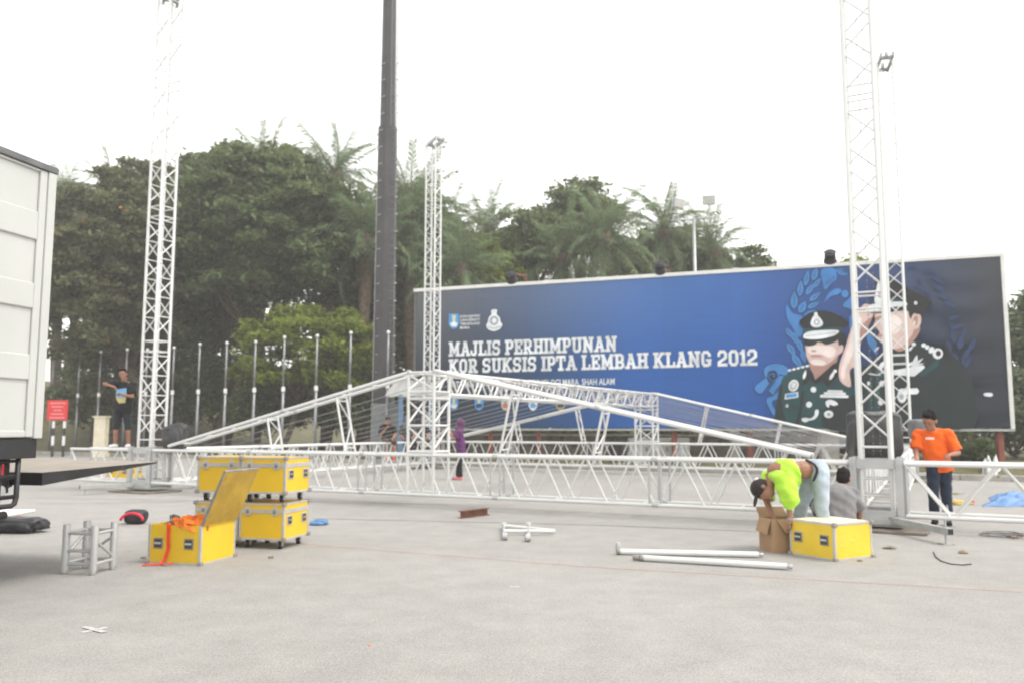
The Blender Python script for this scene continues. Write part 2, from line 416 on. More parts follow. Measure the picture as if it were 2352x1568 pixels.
def gable(F0, F1, fm, label, legs_l, legs_r, zr=ZR):
    """F0 right foot, F1 left foot, fm = ridge position from F0 to F1"""
    t = thing('gable_frame', F0.lerp(F1, fm)+V(0, 0, ZT), label, 'roof frame', 'gable frames of the roof rig')
    rm = F0.lerp(F1, fm); hw = 0.27; hd = 0.25
    topw = 0.25
    for s in (-1, 1):                                     # ridge column legs
        for q in (-1, 1):
            b0 = rm + U*(q*hw) + W_*(s*hd)
            tube(t, b0+V(0, 0, ZB), b0+V(0, 0, zr), 0.028, name='column_leg', n=10)
            tube(t, b0+U*0.0+V(0, 0, zr-0.05), b0+V(0, 0, zr+0.03), 0.038, ALU2, 'leg_cap', 10)
        for zz in (ZT+0.06, 1.42, 1.9, 2.02, zr-0.02):
            tube(t, rm-U*hw+W_*(s*hd)+V(0, 0, zz), rm+U*hw+W_*(s*hd)+V(0, 0, zz), 0.022, name='column_rung')
            tube(t, rm+U*(s*hw)-W_*hd+V(0, 0, zz), rm+U*(s*hw)+W_*hd+V(0, 0, zz), 0.022, name='column_rung')
        for z0, z1 in ((1.0, 1.4), (1.46, 1.86), (2.06, 2.32)):
            tube(t, rm-U*hw+W_*(s*hd)+V(0, 0, z0 if s < 0 else z1), rm+U*hw+W_*(s*hd)+V(0, 0, z1 if s < 0 else z0), 0.018)
            tube(t, rm+U*(s*hw)-W_*hd+V(0, 0, z0), rm+U*(s*hw)+W_*hd+V(0, 0, z1), 0.018)
    for sgn, foot, legs in ((1, F1, legs_l), (-1, F0, legs_r)):
        p0 = rm + U*(sgn*hw) + V(0, 0, zr); p1 = foot + V(0, 0, ZT+0.09)
        sl = (p1-p0); Ls = sl.length; sl = sl/Ls
        nrm = V(0, 0, 1) - sl*sl.z; nrm.normalize()
        for s in (-1, 1):
            tube(t, p0+W_*(s*0.19), p1+W_*(s*0.19), 0.034, name='rafter', n=10)
            tube(t, p0.lerp(p1, 0.48)+W_*(s*0.19), p0.lerp(p1, 0.495)+W_*(s*0.19), 0.041, ALU2, 'coupler', 10)
        for k in range(9):
            q = p0.lerp(p1, 0.04+0.92*k/8)
            tube(t, q-W_*0.19, q+W_*0.19, 0.014, name='cross_bar')
        for fr in legs:
            q = p0.lerp(p1, fr)
            down = -nrm; k = (q.z-(ZT+0.03))/(-down.z)
            e = q + down*k
            for s in (-1, 1): tube(t, q+W_*(s*0.15), e+W_*(s*0.15), 0.022, name='strut_leg')
            m = max(2, int(k/0.42))
            for j in range(m):
                a, b = q.lerp(e, (j+0.08)/m), q.lerp(e, (j+0.92)/m); s = 1 if j % 2 else -1
                tube(t, a+W_*(s*0.15), b-W_*(s*0.15), 0.013)
            for fr2 in (0.1, 0.93): tube(t, q.lerp(e, fr2)-W_*0.15, q.lerp(e, fr2)+W_*0.15, 0.013, name='strut_rung')
    return t, rm
fF0, fF1 = FR+U*0.85, LF-U*0.75
_, RMF = gable(fF0, fF1, 0.505, 'front gable frame peaking in the picture middle with sloping white rafters', (0.28, 0.56), (0.24, 0.5))
rF0, rF1 = BR+U*0.85, BL-U*0.75
_, RMR = gable(rF0, rF1, 0.47, 'rear gable frame with its ridge column before the blue billboard', (0.3, 0.62), (0.27, 0.62))
ra, rb_ = RMF+W_*0.3, RMR-W_*0.3; rd = (rb_-ra).normalized(); rside = V(-rd.y, rd.x, 0)
RT = box_truss(ra, rb_, rside, 'ridge truss joining the two gable peaks with taut roof wires', 1.98, ZR-0.02, 0.5, 0.62, 0.03, 0.018, name='ridge_truss', nsec=4, group='ridge')
for side in (1, -1):
    for k in range(13):
        f = 0.07 + 0.86*k/12
        top = ra.lerp(rb_, f) + U*(side*0.27) + V(0, 0, ZR-0.03)
        e0 = (fF1.lerp(rF1, f) if side > 0 else fF0.lerp(rF0, f)) + V(0, 0, ZT+0.08)
        b = MB(); pts = []
        for j in range(9):
            q = j/8; pts.append(top.lerp(e0, q) - V(0, 0, 0.05*4*q*(1-q)*(0.6+0.8*random.random()*0.5)))
        b.tube(pts, 0.0075, 5); b.obj('roof_wire', WIRE, RT, smooth=True)

# tower feet: base frames with outriggers and screw jacks, timber spreader boards
WOOD = mat('weathered_plywood', (0.2, 0.17, 0.14), 0.85, 0, 0.25, 6)
def base_frame(base, dirs, label, blabel):
    bd = thing('spreader_board', base, blabel, 'board', 'boards under the tower feet')
    block(bd, 'plank', T(base-W_*0.12+V(0, 0, 0.02)) @ RZ(-A_-0.06), (1.25, 0.9, 0.03), WOOD, 0.004)
    t = thing('tower_base', base+V(0, 0, 0.04), label, 'tower base', 'outrigger bases of the towers')
    block(t, 'base_plate', T(base+V(0, 0, 0.075)) @ RZ(-A_), (0.62, 0.62, 0.03), STEEL, 0.004)
    for s in (-1, 1):
        block(t, 'base_beam', T(base+W_*(s*0.3)+V(0, 0, 0.125)) @ RZ(-A_), (0.7, 0.08, 0.07), STEEL, 0.005)
    for e in dirs:
        d = (e-base); d.z = 0; L = d.length; d.normalize()
        ang = math.atan2(d.y, d.x)
        ob = MB(); Mx = T(base+d*0.3+V(0, 0, 0.16)) @ RZ(ang)
        ob.box((0, -0.04, -0.04), (L-0.3, 0.04, 0.04), Mx)
        ou = ob.obj('outrigger', STEEL, t, bevel=0.005)
        MB().box((L-0.301, -0.033, -0.033), (L-0.297, 0.033, 0.033), Mx).obj('end_cap', RUBBER, ou)
        j = base + d*(L-0.1)
        MB().tube([j+V(0, 0, 0.01), j+V(0, 0, 0.3)], 0.014, 8).obj('screw_jack', GALV, ou)
        MB().box((j.x-0.07, j.y-0.07, 0.001), (j.x+0.07, j.y+0.07, 0.012)).obj('jack_foot', GALV, ou)
base_frame(FR, [G(2185, 1252), G(2192, 1208), FR-V(1.2, -0.6, 0), FR+U*1.0-W_*0.5+V(0, 0.8, 0)], 'steel outrigger base under nearest right tower with jack feet', 'brown timber board on asphalt under nearest right tower')
base_frame(LF, [G(182, 1136), LF+V(1.2, 0.5, 0), LF+V(0.6, 1.1, 0)], 'steel outrigger base under the left tower', 'brown timber board on asphalt under left tower')
base_frame(BL, [BL+V(1, .5, 0), BL+V(-1, -.6, 0)], 'steel outrigger base under the farthest tower', 'brown timber board under the farthest tower')
base_frame(BR, [BR+V(1, .5, 0), BR+V(-1, .6, 0)], 'steel outrigger base under far right tower', 'brown timber board under far right tower')
tt_ = thing('lifting_chain', FR+V(0, 0, 1.0), 'thin dark lifting chain hanging inside the nearest right tower', 'chain')
chain(tt_, FR+U*0.03+V(0, 0, 1.0), FR+V(0, 0, HT)); chain(tt_, FR-U*0.06+V(0, 0, 1.0), FR-U*0.08+V(0, 0, HT))
tt_ = thing('lifting_chain', LF+V(0, 0, 1.0), 'dark lifting chain hanging down right of the left tower', 'chain')
chain(tt_, LF-U*0.46+V(0, 0, 1.1), LF-U*0.42+W_*0.1+V(0, 0, HT))

# tarpaulin-covered chain hoists
def lump(name, c, r, m, label, cat, seed=0, amp=0.14, n=3, boxy=0.62):
    rnd = random.Random(seed); bm = bmesh.new()
    bmesh.ops.create_icosphere(bm, subdivisions=n+1, radius=1)
    ph = [(rnd.uniform(1.5, 5), rnd.uniform(1.5, 5), rnd.uniform(1.5, 5), rnd.uniform(0, 6)) for _ in range(6)]
    for v in bm.verts:
        k = sum(math.sin(v.co.x*a+v.co.y*b+v.co.z*c_+p) for a, b, c_, p in ph)/6
        k += 0.28*math.sin(v.co.x*11+ph[0][3])*math.sin(v.co.z*5+ph[1][3])+0.22*math.sin(v.co.y*13+v.co.z*7+ph[2][3]); q = v.co*(1+amp*2*k)
        sq = lambda x: math.copysign(abs(x)**boxy, x)
        v.co = V(sq(q.x)*r[0], sq(q.y)*r[1], max(-r[2], sq(q.z)*r[2]*1.05))
    me = bpy.data.meshes.new(name); bm.to_mesh(me); bm.free(); me.materials.append(m)
    for p in me.polygons: p.use_smooth = True
    o = bpy.data.objects.new(name, me); settle(o, T(Vector(c)))
    return tag(o, label, cat)
TARP = mat('black_tarpaulin', (0.045, 0.045, 0.048), 0.35, 0, 0.3, 5, bump=0.6, bscale=9)
lump('covered_hoist', LF-U*0.62+W_*0.1+V(0, 0, 1.18), (0.24, 0.22, 0.26), TARP, 'black tarpaulin covered hoist on the truss right of left tower', 'covered hoist', 3, 0.15, 4, 0.5)
lump('covered_hoist', FR+W_*0.62+U*0.05+V(0, 0, 1.28), (0.36, 0.26, 0.33), TARP, 'black tarpaulin covered hoist behind the nearest right tower', 'covered hoist', 5, 0.1, 4, 0.42)
lump('grey_motor_cover', FR+W_*1.7-U*0.55+V(0, 0, 1.36), (0.15, 0.16, 0.15), mat('grey_cover', (0.16, 0.16, 0.17), 0.6), 'small grey cover beside the head of the man in orange', 'motor cover', 8, 0.05, 3, 0.4)
# ------------------------------------------------------------------ billboard
TL, TR_ = P(957, 672, 33.4), P(2297, 588, 26.3)
ZTOP = (TL.z+TR_.z)/2; ZBOT = 1.36
BX = (TR_-TL); BX.z = 0; BW = BX.length; BX.normalize()
BN = V(BX.y, -BX.x, 0)                                # faces the camera
if BN.y > 0: BN = -BN
BO = V(TL.x, TL.y, ZBOT); BH = ZTOP-ZBOT
BM = Matrix(((BX.x, 0, BN.x, BO.x), (BX.y, 0, BN.y, BO.y), (0, 1, 0, BO.z), (0, 0, 0, 1)))   # local x along, y up, z towards camera
def Bp(px, py):
    d = ray(px, py); o = V(0, 0, CAM_H); k = (BO-o).dot(BN)/d.dot(BN); q = o+d*k
    return ((q-BO).dot(BX), q.z-BO.z)
bb = thing('billboard', BO.lerp(BO+BX*BW, 0.5)-V(0, 0, ZBOT), 'huge blue event billboard with white lettering and two officers on posts', 'billboard')
def print_material():
    m = bpy.data.materials.new('vinyl_print'); m.use_nodes = True
    n = m.node_tree.nodes; l = m.node_tree.links; b = n['Principled BSDF']
    b.inputs['Roughness'].default_value = 0.42; b.inputs['Specular IOR Level'].default_value = 0.3
    tc = n.new('ShaderNodeTexCoord'); sp = n.new('ShaderNodeSeparateXYZ'); l.new(tc.outputs['Object'], sp.inputs[0])
    mx_ = n.new('ShaderNodeMath'); mx_.operation = 'DIVIDE'; mx_.inputs[1].default_value = BW; l.new(sp.outputs['X'], mx_.inputs[0])
    my_ = n.new('ShaderNodeMath'); my_.operation = 'DIVIDE'; my_.inputs[1].default_value = BH; l.new(sp.outputs['Y'], my_.inputs[0])
    r = n.new('ShaderNodeValToRGB'); cr = r.color_ramp
    stops = [(0.0, (0.03, 0.04, 0.055)), (0.12, (0.022, 0.035, 0.06)), (0.26, (0.018, 0.06, 0.16)), (0.42, (0.016, 0.1, 0.36)), (0.6, (0.014, 0.095, 0.37)),
             (0.72, (0.012, 0.06, 0.25)), (0.82, (0.011, 0.03, 0.1)), (0.9, (0.014, 0.024, 0.05)), (1.0, (0.018, 0.023, 0.036))]
    cr.elements[0].position, cr.elements[0].color = stops[0][0], (*stops[0][1], 1)
    cr.elements[1].position, cr.elements[1].color = stops[-1][0], (*stops[-1][1], 1)
    for p_, c_ in stops[1:-1]: cr.elements.new(p_).color = (*c_, 1)
    l.new(mx_.outputs[0], r.inputs['Fac'])
    # glare off the vinyl painted in: lighter, greyer towards the top
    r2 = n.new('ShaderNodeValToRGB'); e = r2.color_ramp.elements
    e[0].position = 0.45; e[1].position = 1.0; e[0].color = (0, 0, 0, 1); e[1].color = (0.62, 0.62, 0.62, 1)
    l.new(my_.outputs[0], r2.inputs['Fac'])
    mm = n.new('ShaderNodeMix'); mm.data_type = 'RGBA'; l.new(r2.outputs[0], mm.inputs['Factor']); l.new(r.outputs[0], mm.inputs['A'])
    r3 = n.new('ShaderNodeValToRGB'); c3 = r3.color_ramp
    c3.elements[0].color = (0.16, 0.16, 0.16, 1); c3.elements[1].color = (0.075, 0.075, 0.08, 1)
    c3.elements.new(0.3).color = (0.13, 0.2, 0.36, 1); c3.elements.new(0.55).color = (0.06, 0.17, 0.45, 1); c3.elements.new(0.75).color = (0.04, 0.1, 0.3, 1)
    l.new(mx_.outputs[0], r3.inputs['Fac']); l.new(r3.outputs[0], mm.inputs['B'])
    # vinyl seams every couple of metres: hue a shade apart
    ch = n.new('ShaderNodeMath'); ch.operation = 'MULTIPLY'; ch.inputs[1].default_value = 0.4; l.new(sp.outputs['X'], ch.inputs[0])
    fl = n.new('ShaderNodeMath'); fl.operation = 'FLOOR'; l.new(ch.outputs[0], fl.inputs[0])
    wn = n.new('ShaderNodeTexWhiteNoise'); wn.noise_dimensions = '1D'; l.new(fl.outputs[0], wn.inputs['W'])
    mr = n.new('ShaderNodeMapRange'); mr.inputs['To Min'].default_value = 0.965; mr.inputs['To Max'].default_value = 1.035; l.new(wn.outputs['Value'], mr.inputs['Value'])
    hv = n.new('ShaderNodeHueSaturation'); l.new(mr.outputs[0], hv.inputs['Value']); l.new(mm.outputs['Result'], hv.inputs['Color'])
    l.new(hv.outputs[0], b.inputs['Base Color'])
    mp = n.new('ShaderNodeMapping'); mp.inputs['Scale'].default_value = (0.5, 2.6, 1); l.new(tc.outputs['Object'], mp.inputs[0])
    nz = n.new('ShaderNodeTexNoise'); nz.inputs['Scale'].default_value = 1.3; nz.inputs['Detail'].default_value = 4; l.new(mp.outputs[0], nz.inputs['Vector'])
    bp = n.new('ShaderNodeBump'); bp.inputs['Strength'].default_value = 0.12; bp.inputs['Distance'].default_value = 0.1
    l.new(nz.outputs['Fac'], bp.inputs['Height']); l.new(bp.outputs['Normal'], b.inputs['Normal'])
    return m
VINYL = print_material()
# the vinyl sheet: a fine grid with real sag folds towards its right end
nxv, nyv = 120, 34; vsv = []; fsv = []
for j in range(nyv):
    for i in range(nxv):
        x, y = BW*i/(nxv-1), BH*j/(nyv-1)
        r_ = max(0, (x/BW-0.82)/0.18)
        d = math.hypot(x-BW-0.5, (y-BH)*1.0)
        z = -0.16*r_*(1+math.sin(d*5.2+math.atan2(y-BH, x-BW)*9))*min(1, 6*(1-x/BW)+0.0)*min(1, 5*(1-y/BH))
        z -= 0.008*(1+math.sin(y*9+x*0.6))*math.exp(-((x-2.6)/2.2)**2)*(1 if 0 < j < nyv-1 else 0)
        vsv.append((x, y, z))
for j in range(nyv-1):
    for i in range(nxv-1):
        k = j*nxv+i; fsv.append((k, k+1, k+nxv+1, k+nxv))
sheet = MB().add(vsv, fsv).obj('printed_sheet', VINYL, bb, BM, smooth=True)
WFR = mat('white_frame', (0.72, 0.72, 0.7), 0.5, 0, 0.08, 2)
DARKBACK = mat('billboard_back', (0.12, 0.12, 0.12), 0.8)
MB().box((0, 0, -0.42), (BW, BH, -0.12)).obj('backing_panel', DARKBACK, bb, BM)
MB().box((-0.12, BH, -0.42), (BW+0.12, BH+0.13, 0.05)).obj('top_rail', WFR, bb, BM, bevel=0.01)
MB().box((BW, -0.03, -0.42), (BW+0.12, BH-0.001, 0.05)).obj('side_rail', WFR, bb, BM, bevel=0.01)
MB().box((-0.1, -0.03, -0.42), (0, BH-0.001, 0.03)).obj('side_rail', DARKBACK, bb, BM, bevel=0.01)
MB().box((-0.1, -0.1, -0.42), (BW+0.12, -0.032, 0.04)).obj('bottom_rail', GALV, bb, BM)
for px in (1002, 1120, 1231, 1545, 1720, 1955, 2300):
    s, _ = Bp(px, 990); s = min(s, BW-0.05)
    q = BO + BX*s - BN*0.33
    MB().box((q.x-0.09, q.y-0.09, -0.2), (q.x+0.09, q.y+0.09, ZBOT-0.1)).obj('post', REDPOST, bb, bevel=0.01)

# --- print laid on the sheet as thin vinyl cut-outs
def flat(name, c, rough=0.5): return mat('ink_'+name, c, rough, 0, 0.2 if 'skin' not in name else 0.13, 1.9)
INK = dict(white=flat('white', (0.72, 0.75, 0.78)), grey=flat('grey', (0.32, 0.35, 0.38)), navy=flat('navy', (0.006, 0.022, 0.07)), blue=flat('lightblue', (0.045, 0.2, 0.5)),
           dblue=flat('darkblue', (0.016, 0.038, 0.115)), teal=flat('teal', (0.006, 0.052, 0.062)), dteal=flat('darkteal', (0.005, 0.015, 0.019)), black=flat('black', (0.006, 0.009, 0.011)),
           skin=flat('skin', (0.66, 0.49, 0.45)), skinl=flat('skinlight', (0.8, 0.69, 0.66)), skind=flat('skindark', (0.4, 0.23, 0.19)), lip=flat('lip', (0.46, 0.22, 0.22)),
           gold=flat('gold', (0.45, 0.36, 0.1)), green=flat('green', (0.2, 0.42, 0.12)), red=flat('red', (0.6, 0.1, 0.08)), cyan=flat('cyan', (0.06, 0.3, 0.62)), cream=flat('cream', (0.6, 0.6, 0.42)))
LAYER = [0]
def smooth_loop(pts, k=4):
    out = []; n = len(pts)
    for i in range(n):
        p0, p1, p2, p3 = [Vector((*pts[(i+j) % n], 0)) for j in (-1, 0, 1, 2)]
        for s in range(k):
            t = s/k
            out.append(0.5*((2*p1)+(p2-p0)*t+(2*p0-5*p1+4*p2-p3)*t*t+(3*p1-p0-3*p2+p3)*t**3))
    return [(q.x, q.y) for q in out]
def cutout(name, polys, ink, parent=None, step=True):
    """polys: list of board-space outlines (metres)"""
    if step: LAYER[0] += 1
    b = MB(); z0 = 0.012 + LAYER[0]*0.0016
    for k, p in enumerate(polys):
        a = sum(p[i][0]*p[(i+1) % len(p)][1]-p[(i+1) % len(p)][0]*p[i][1] for i in range(len(p)))
        if a < 0: p = p[::-1]
        b.add([(x, y, z0 + 0.00004*k) for x, y in p], [tuple(range(len(p)))])
    return b.obj(name, INK[ink], parent or sheet, BM)
cx = lambda X, Y: Bp(1780+X/3.7333, 580+Y/3.7333)     # coordinates measured on an enlargement of the officers
def art(name, pts, ink, sm=True, k=4):
    q = [cx(*p) for p in pts]
    return cutout(name, [smooth_loop(q, k) if sm else q], ink)
def ellp(X, Y, a, b, ang=0, n=18):
    c_, s_ = math.cos(R(ang)), math.sin(R(ang))
    return [(X+a*math.cos(2*math.pi*i/n)*c_-b*math.sin(2*math.pi*i/n)*s_, Y+a*math.cos(2*math.pi*i/n)*s_+b*math.sin(2*math.pi*i/n)*c_) for i in range(n)]
def leafp(X, Y, L, w_, ang):
    c_, s_ = math.cos(R(ang)), math.sin(R(ang)); o = []
    for t, h in ((-1, 0), (-0.6, 0.75), (-0.1, 1), (0.45, 0.7), (1, 0), (0.45, -0.7), (-0.1, -1), (-0.6, -0.75)):
        o.append((X+L/2*t*c_-w_/2*h*s_, Y+L/2*t*s_+w_/2*h*c_))
    return o
def multi(name, shapes, ink):
    LAYER[0] += 1
    for k, s in enumerate(shapes):
        LAYER[0] += 0.0003*k if len(shapes) > 1 else 0
        cutout(name.replace('_group', ''), [[cx(*p) for p in s]], ink, step=False)
    LAYER[0] = math.ceil(LAYER[0])
LV = [(165, 410, 160, 72, -88), (218, 310, 150, 56, -84), (272, 222, 140, 54, -78), (342, 185, 130, 60, -72), (235, 470, 120, 72, -60), (300, 315, 120, 50, -55), (345, 378, 130, 50, -38), (330, 452, 120, 46, -25),
      (362, 262, 110, 46, -50), (122, 690, 110, 50, 60), (172, 735, 130, 56, 62), (140, 830, 130, 58, 55), (215, 800, 130, 54, 70), (190, 930, 150, 62, 52), (245, 890, 120, 50, 75), (300, 520, 130, 40, -20), (580, 180, 100, 36, 12), (555, 150, 90, 28, -15)]
RV = [(1240, 250, 70, 30, 60), (1270, 325, 60, 40, 40), (1320, 372, 70, 34, 70), (1215, 298, 60, 26, 20), (1410, 310, 110, 44, 20), (1450, 385, 110, 44, 15), (1500, 450, 120, 40, 22), (1395, 240, 130, 30, 30), (1330, 170, 120, 34, 20), (1180, 130, 90, 30, 10), (1530, 720, 110, 56, 80), (1490, 815, 130, 60, 80), (1590, 770, 130, 60, -78),
      (1545, 900, 110, 46, 60), (1640, 870, 130, 50, -62), (1690, 790, 130, 50, -60), (1620, 950, 110, 44, 70), (1660, 930, 120, 40, -65), (1560, 640, 130, 44, -20), (1530, 560, 120, 40, -15), (1500, 620, 80, 30, 60), (1620, 690, 90, 36, -60)]
multi('wreath_outline', [leafp(X, Y, L*1.1, w_*1.22, a) for X, Y, L, w_, a in LV], 'navy')
art('wreath_stem', [(100, 450), (150, 520), (230, 545), (260, 600), (240, 690), (200, 720), (150, 640), (105, 560)], 'blue')
multi('wreath_leaf_group', [leafp(*q) for q in LV], 'blue')
multi('leaf_vein_group', [leafp(X, Y, L*0.66, 5, a) for X, Y, L, w_, a in LV], 'navy')
art('wing_print', [(395, 160), (450, 130), (520, 150), (525, 230), (490, 260), (430, 320), (405, 240)], 'blue')
multi('wing_feather_group', [leafp(440+i*16, 265-i*10, 70, 4, 105-i*4) for i in range(5)], 'navy')
art('script_print', [(420, 430), (470, 340), (540, 310), (572, 330), (540, 360), (480, 380)], 'blue')
art('script_print', ellp(600, 355, 30, 32), 'blue')
art('script_print', [(585, 450), (640, 390), (700, 330), (705, 500), (660, 490), (600, 470)], 'blue')
art('script_print', [(800, 690), (860, 760), (880, 850), (860, 870), (790, 760)], 'blue')
art('script_print', [(640, 560), (690, 520), (720, 600), (650, 700)], 'blue')
multi('wreath_leaf_group', [leafp(*q) for q in RV], 'dblue')
# scroll
sx = lambda X, Y: (X/3.3504*3.7333-485.0+0.0, Y/3.3504*3.7333-74.7+0.0)   # from another enlargement [1650,560]
for nm, pts in (('scroll_roll', [(350, 985), (365, 945), (430, 920), (500, 930), (540, 965), (520, 1010), (470, 1000), (455, 1040), (415, 1055), (372, 1035)]),
                ('scroll_strip', [(365, 1030), (400, 1060), (335, 1150), (300, 1145), (278, 1115), (290, 1085)]),
                ('scroll_strip', [(470, 1010), (520, 1015), (420, 1160), (385, 1130)]),
                ('scroll_strip', [(372, 1190), (425, 1165), (470, 1120), (468, 1180), (412, 1215), (448, 1300), (425, 1318), (385, 1250)])):
    q = [sx(*p) for p in pts]; mx0 = sum(p[0] for p in q)/len(q); my0 = sum(p[1] for p in q)/len(q)
    art('scroll_edge', [(mx0+(p[0]-mx0)*1.09, my0+(p[1]-my0)*1.09) for p in q], 'navy', False); art(nm, q, 'blue', len(pts) > 6, 3)
art('scroll_curl', [sx(*p) for p in [(385, 985), (440, 975), (455, 1020), (420, 1050), (395, 1030), (400, 1005), (425, 1005), (420, 1025), (435, 1020), (430, 992), (395, 998), (388, 1030), (415, 1065), (380, 1050)]], 'navy')
# officer in sunglasses
art('officer_tunic', [(0, 1470), (0, 1390), (22, 1240), (60, 1085), (115, 1035), (275, 972), (345, 1085), (500, 955), (548, 932), (575, 1060), (640, 1150), (722, 1185), (722, 1500), (360, 1500), (90, 1490)], 'teal', k=3)
art('tunic_shade', [(440, 1330), (560, 1260), (722, 1230), (722, 1500), (420, 1500)], 'dteal')
art('tunic_shade', [(0, 1470), (0, 1390), (22, 1240), (62, 1120), (60, 1300), (100, 1480)], 'dteal')
art('tunic_shade', [(225, 1200), (250, 1190), (235, 1330), (200, 1490), (170, 1490), (205, 1340)], 'dteal')
art('officer_neck', [(300, 940), (500, 930), (490, 1010), (360, 1090), (330, 1040)], 'skind')
art('officer_face', [(262, 735), (400, 715), (528, 720), (548, 790), (585, 795), (580, 850), (545, 880), (500, 955), (440, 990), (380, 992), (310, 955), (275, 900), (262, 820)], 'skin')
art('face_light', [(285, 800), (420, 800), (500, 810), (520, 860), (470, 900), (400, 870), (330, 870), (285, 850)], 'skinl')
art('face_light', [(300, 930), (350, 915), (420, 925), (430, 960), (360, 970)], 'skinl')
art('jaw_shade', [(330, 965), (430, 965), (500, 920), (545, 870), (520, 950), (450, 1000), (380, 1002)], 'skind')
art('officer_nose', [(318, 780), (345, 780), (352, 830), (335, 845), (312, 838)], 'skinl')
art('nose_shade', [(312, 838), (350, 838), (345, 850), (318, 850)], 'skind')
art('officer_mouth', [(305, 885), (340, 876), (385, 880), (410, 895), (370, 892), (320, 895)], 'lip')
art('officer_hair', [(520, 690), (590, 690), (605, 745), (590, 795), (552, 800), (535, 740)], 'black')
art('officer_ear', ellp(565, 828, 18, 38, 12), 'skin')
art('sunglasses', [(252, 748), (330, 742), (440, 738), (525, 742), (522, 765), (440, 792), (405, 775), (365, 768), (345, 792), (300, 802), (258, 795)], 'dteal', k=3)
art('visor_shade', [(252, 735), (400, 735), (535, 715), (535, 745), (400, 760), (252, 755)], 'black')
art('cap_crown', [(210, 612), (240, 560), (330, 512), (440, 503), (550, 545), (628, 602), (600, 640), (530, 655), (400, 660), (262, 660)], 'black')
art('cap_band', [(260, 655), (400, 650), (560, 640), (545, 690), (400, 690), (258, 700)], 'teal')
art('cap_visor', [(248, 705), (300, 678), (420, 668), (535, 668), (538, 695), (470, 725), (360, 745), (255, 738)], 'white')
multi('visor_leaf_group', [leafp(275+i*24, 718-i*3, 26, 7, -15) for i in range(11)], 'grey')
art('cap_badge', [(305, 612), (322, 560), (335, 545), (340, 520), (362, 518), (368, 545), (388, 565), (412, 612), (385, 640), (330, 642)], 'white')
art('badge_detail', ellp(358, 600, 26, 24), 'grey'); art('badge_detail', ellp(358, 600, 14, 14), 'white')
art('collar', [(240, 1140), (268, 985), (345, 1090), (500, 955), (535, 938), (548, 1050), (455, 1145), (410, 1095), (345, 1125), (300, 1090)], 'black', False)
multi('epaulette_star_group', [ellp(125+i*38, 1008-i*9, 17, 10, -15, 10) for i in range(5)], 'white')
multi('collar_tab_group', [leafp(255, 1045, 90, 26, -75), leafp(490, 1050, 95, 30, -60), ellp(515, 1015, 16, 15)], 'white')
art('breast_badge', ellp(160, 1138, 42, 52, 25), 'white'); art('badge_detail', ellp(160, 1138, 26, 34, 25), 'grey'); art('badge_detail', ellp(160, 1138, 18, 26, 25), 'white')
art('name_tag', [(88, 1208), (200, 1192), (200, 1240), (84, 1256)], 'white', False); art('name_tag_face', [(98, 1213), (190, 1200), (190, 1232), (96, 1246)], 'cyan', False)
multi('button_group', [ellp(330, 1172, 24, 24), ellp(292, 1300, 26, 26), ellp(105, 1310, 14, 14)], 'white')
multi('ribbon_bar', [[(388, 1215), (628, 1222), (628, 1244), (386, 1240)], [(420, 1194), (605, 1198), (605, 1219), (418, 1214)], [(450, 1175), (580, 1178), (580, 1196), (448, 1193)]], 'white')
art('pocket_wing', [(435, 1275), (470, 1258), (520, 1275), (540, 1300), (500, 1310), (470, 1300), (460, 1325), (440, 1310)], 'white')
art('pocket_badge', ellp(460, 1383, 40, 32), 'white'); art('badge_detail', ellp(460, 1383, 16, 13), 'grey')
art('lanyard', [(228, 1422), (260, 1412), (300, 1418), (335, 1395), (345, 1350), (372, 1345), (370, 1390), (340, 1425), (290, 1438), (270, 1450), (240, 1445)], 'white')
multi('pocket_line_group', [[(90, 1300), (200, 1330), (200, 1336), (90, 1306)], [(360, 1330), (420, 1345), (560, 1300), (560, 1306), (420, 1352), (360, 1336)]], 'dteal')
# saluting officer
art('officer_tunic', [(722, 1505), (722, 1130), (640, 1140), (650, 1060), (720, 980), (860, 960), (920, 880), (1020, 850), (1180, 740), (1260, 770), (1420, 830), (1560, 920), (1660, 1030), (1700, 1200), (1700, 1490), (1200, 1500)], 'dteal', k=3)
art('tunic_light', [(790, 1130), (860, 1010), (960, 900), (965, 1060), (900, 1180), (880, 1480), (790, 1480), (800, 1300)], 'teal')
art('tunic_light', [(1240, 1040), (1300, 990), (1390, 920), (1400, 960), (1340, 1010), (1260, 1060)], 'teal')
art('tunic_fold', [(840, 1010), (860, 1010), (850, 1250), (830, 1450), (815, 1450), (832, 1240)], 'dteal')
art('saluting_arm', [(690, 560), (760, 450), (835, 470), (840, 540), (790, 640), (730, 760), (705, 900), (690, 970), (640, 1015), (650, 1145), (590, 1130), (550, 1075), (552, 960), (600, 820), (640, 690)], 'skin')
art('arm_light', [(680, 620), (720, 560), (740, 600), (690, 740), (660, 880), (610, 990), (590, 1080), (565, 1050), (580, 950), (620, 820)], 'skinl')
art('arm_shade', [(740, 640), (830, 560), (800, 640), (740, 770), (715, 900), (690, 960), (700, 840)], 'skind')
art('officer_hair', [(1120, 500), (1150, 480), (1240, 520), (1250, 600), (1170, 560), (1140, 600)], 'black')
art('officer_neck', [(1020, 760), (1180, 660), (1240, 640), (1215, 720), (1110, 835), (1030, 840)], 'skind')
art('officer_face', [(850, 520), (960, 490), (1120, 495), (1150, 560), (1190, 660), (1110, 790), (1020, 830), (935, 795), (905, 745), (880, 720), (895, 690), (868, 650), (845, 620), (860, 580)], 'skin')
art('face_light', [(900, 560), (1020, 540), (1080, 600), (1060, 680), (980, 700), (920, 640)], 'skinl')
art('eye_shade', [(860, 560), (930, 548), (935, 575), (870, 590)], 'skind')
art('officer_mouth', [(888, 700), (930, 708), (945, 722), (900, 730), (884, 718)], 'lip')
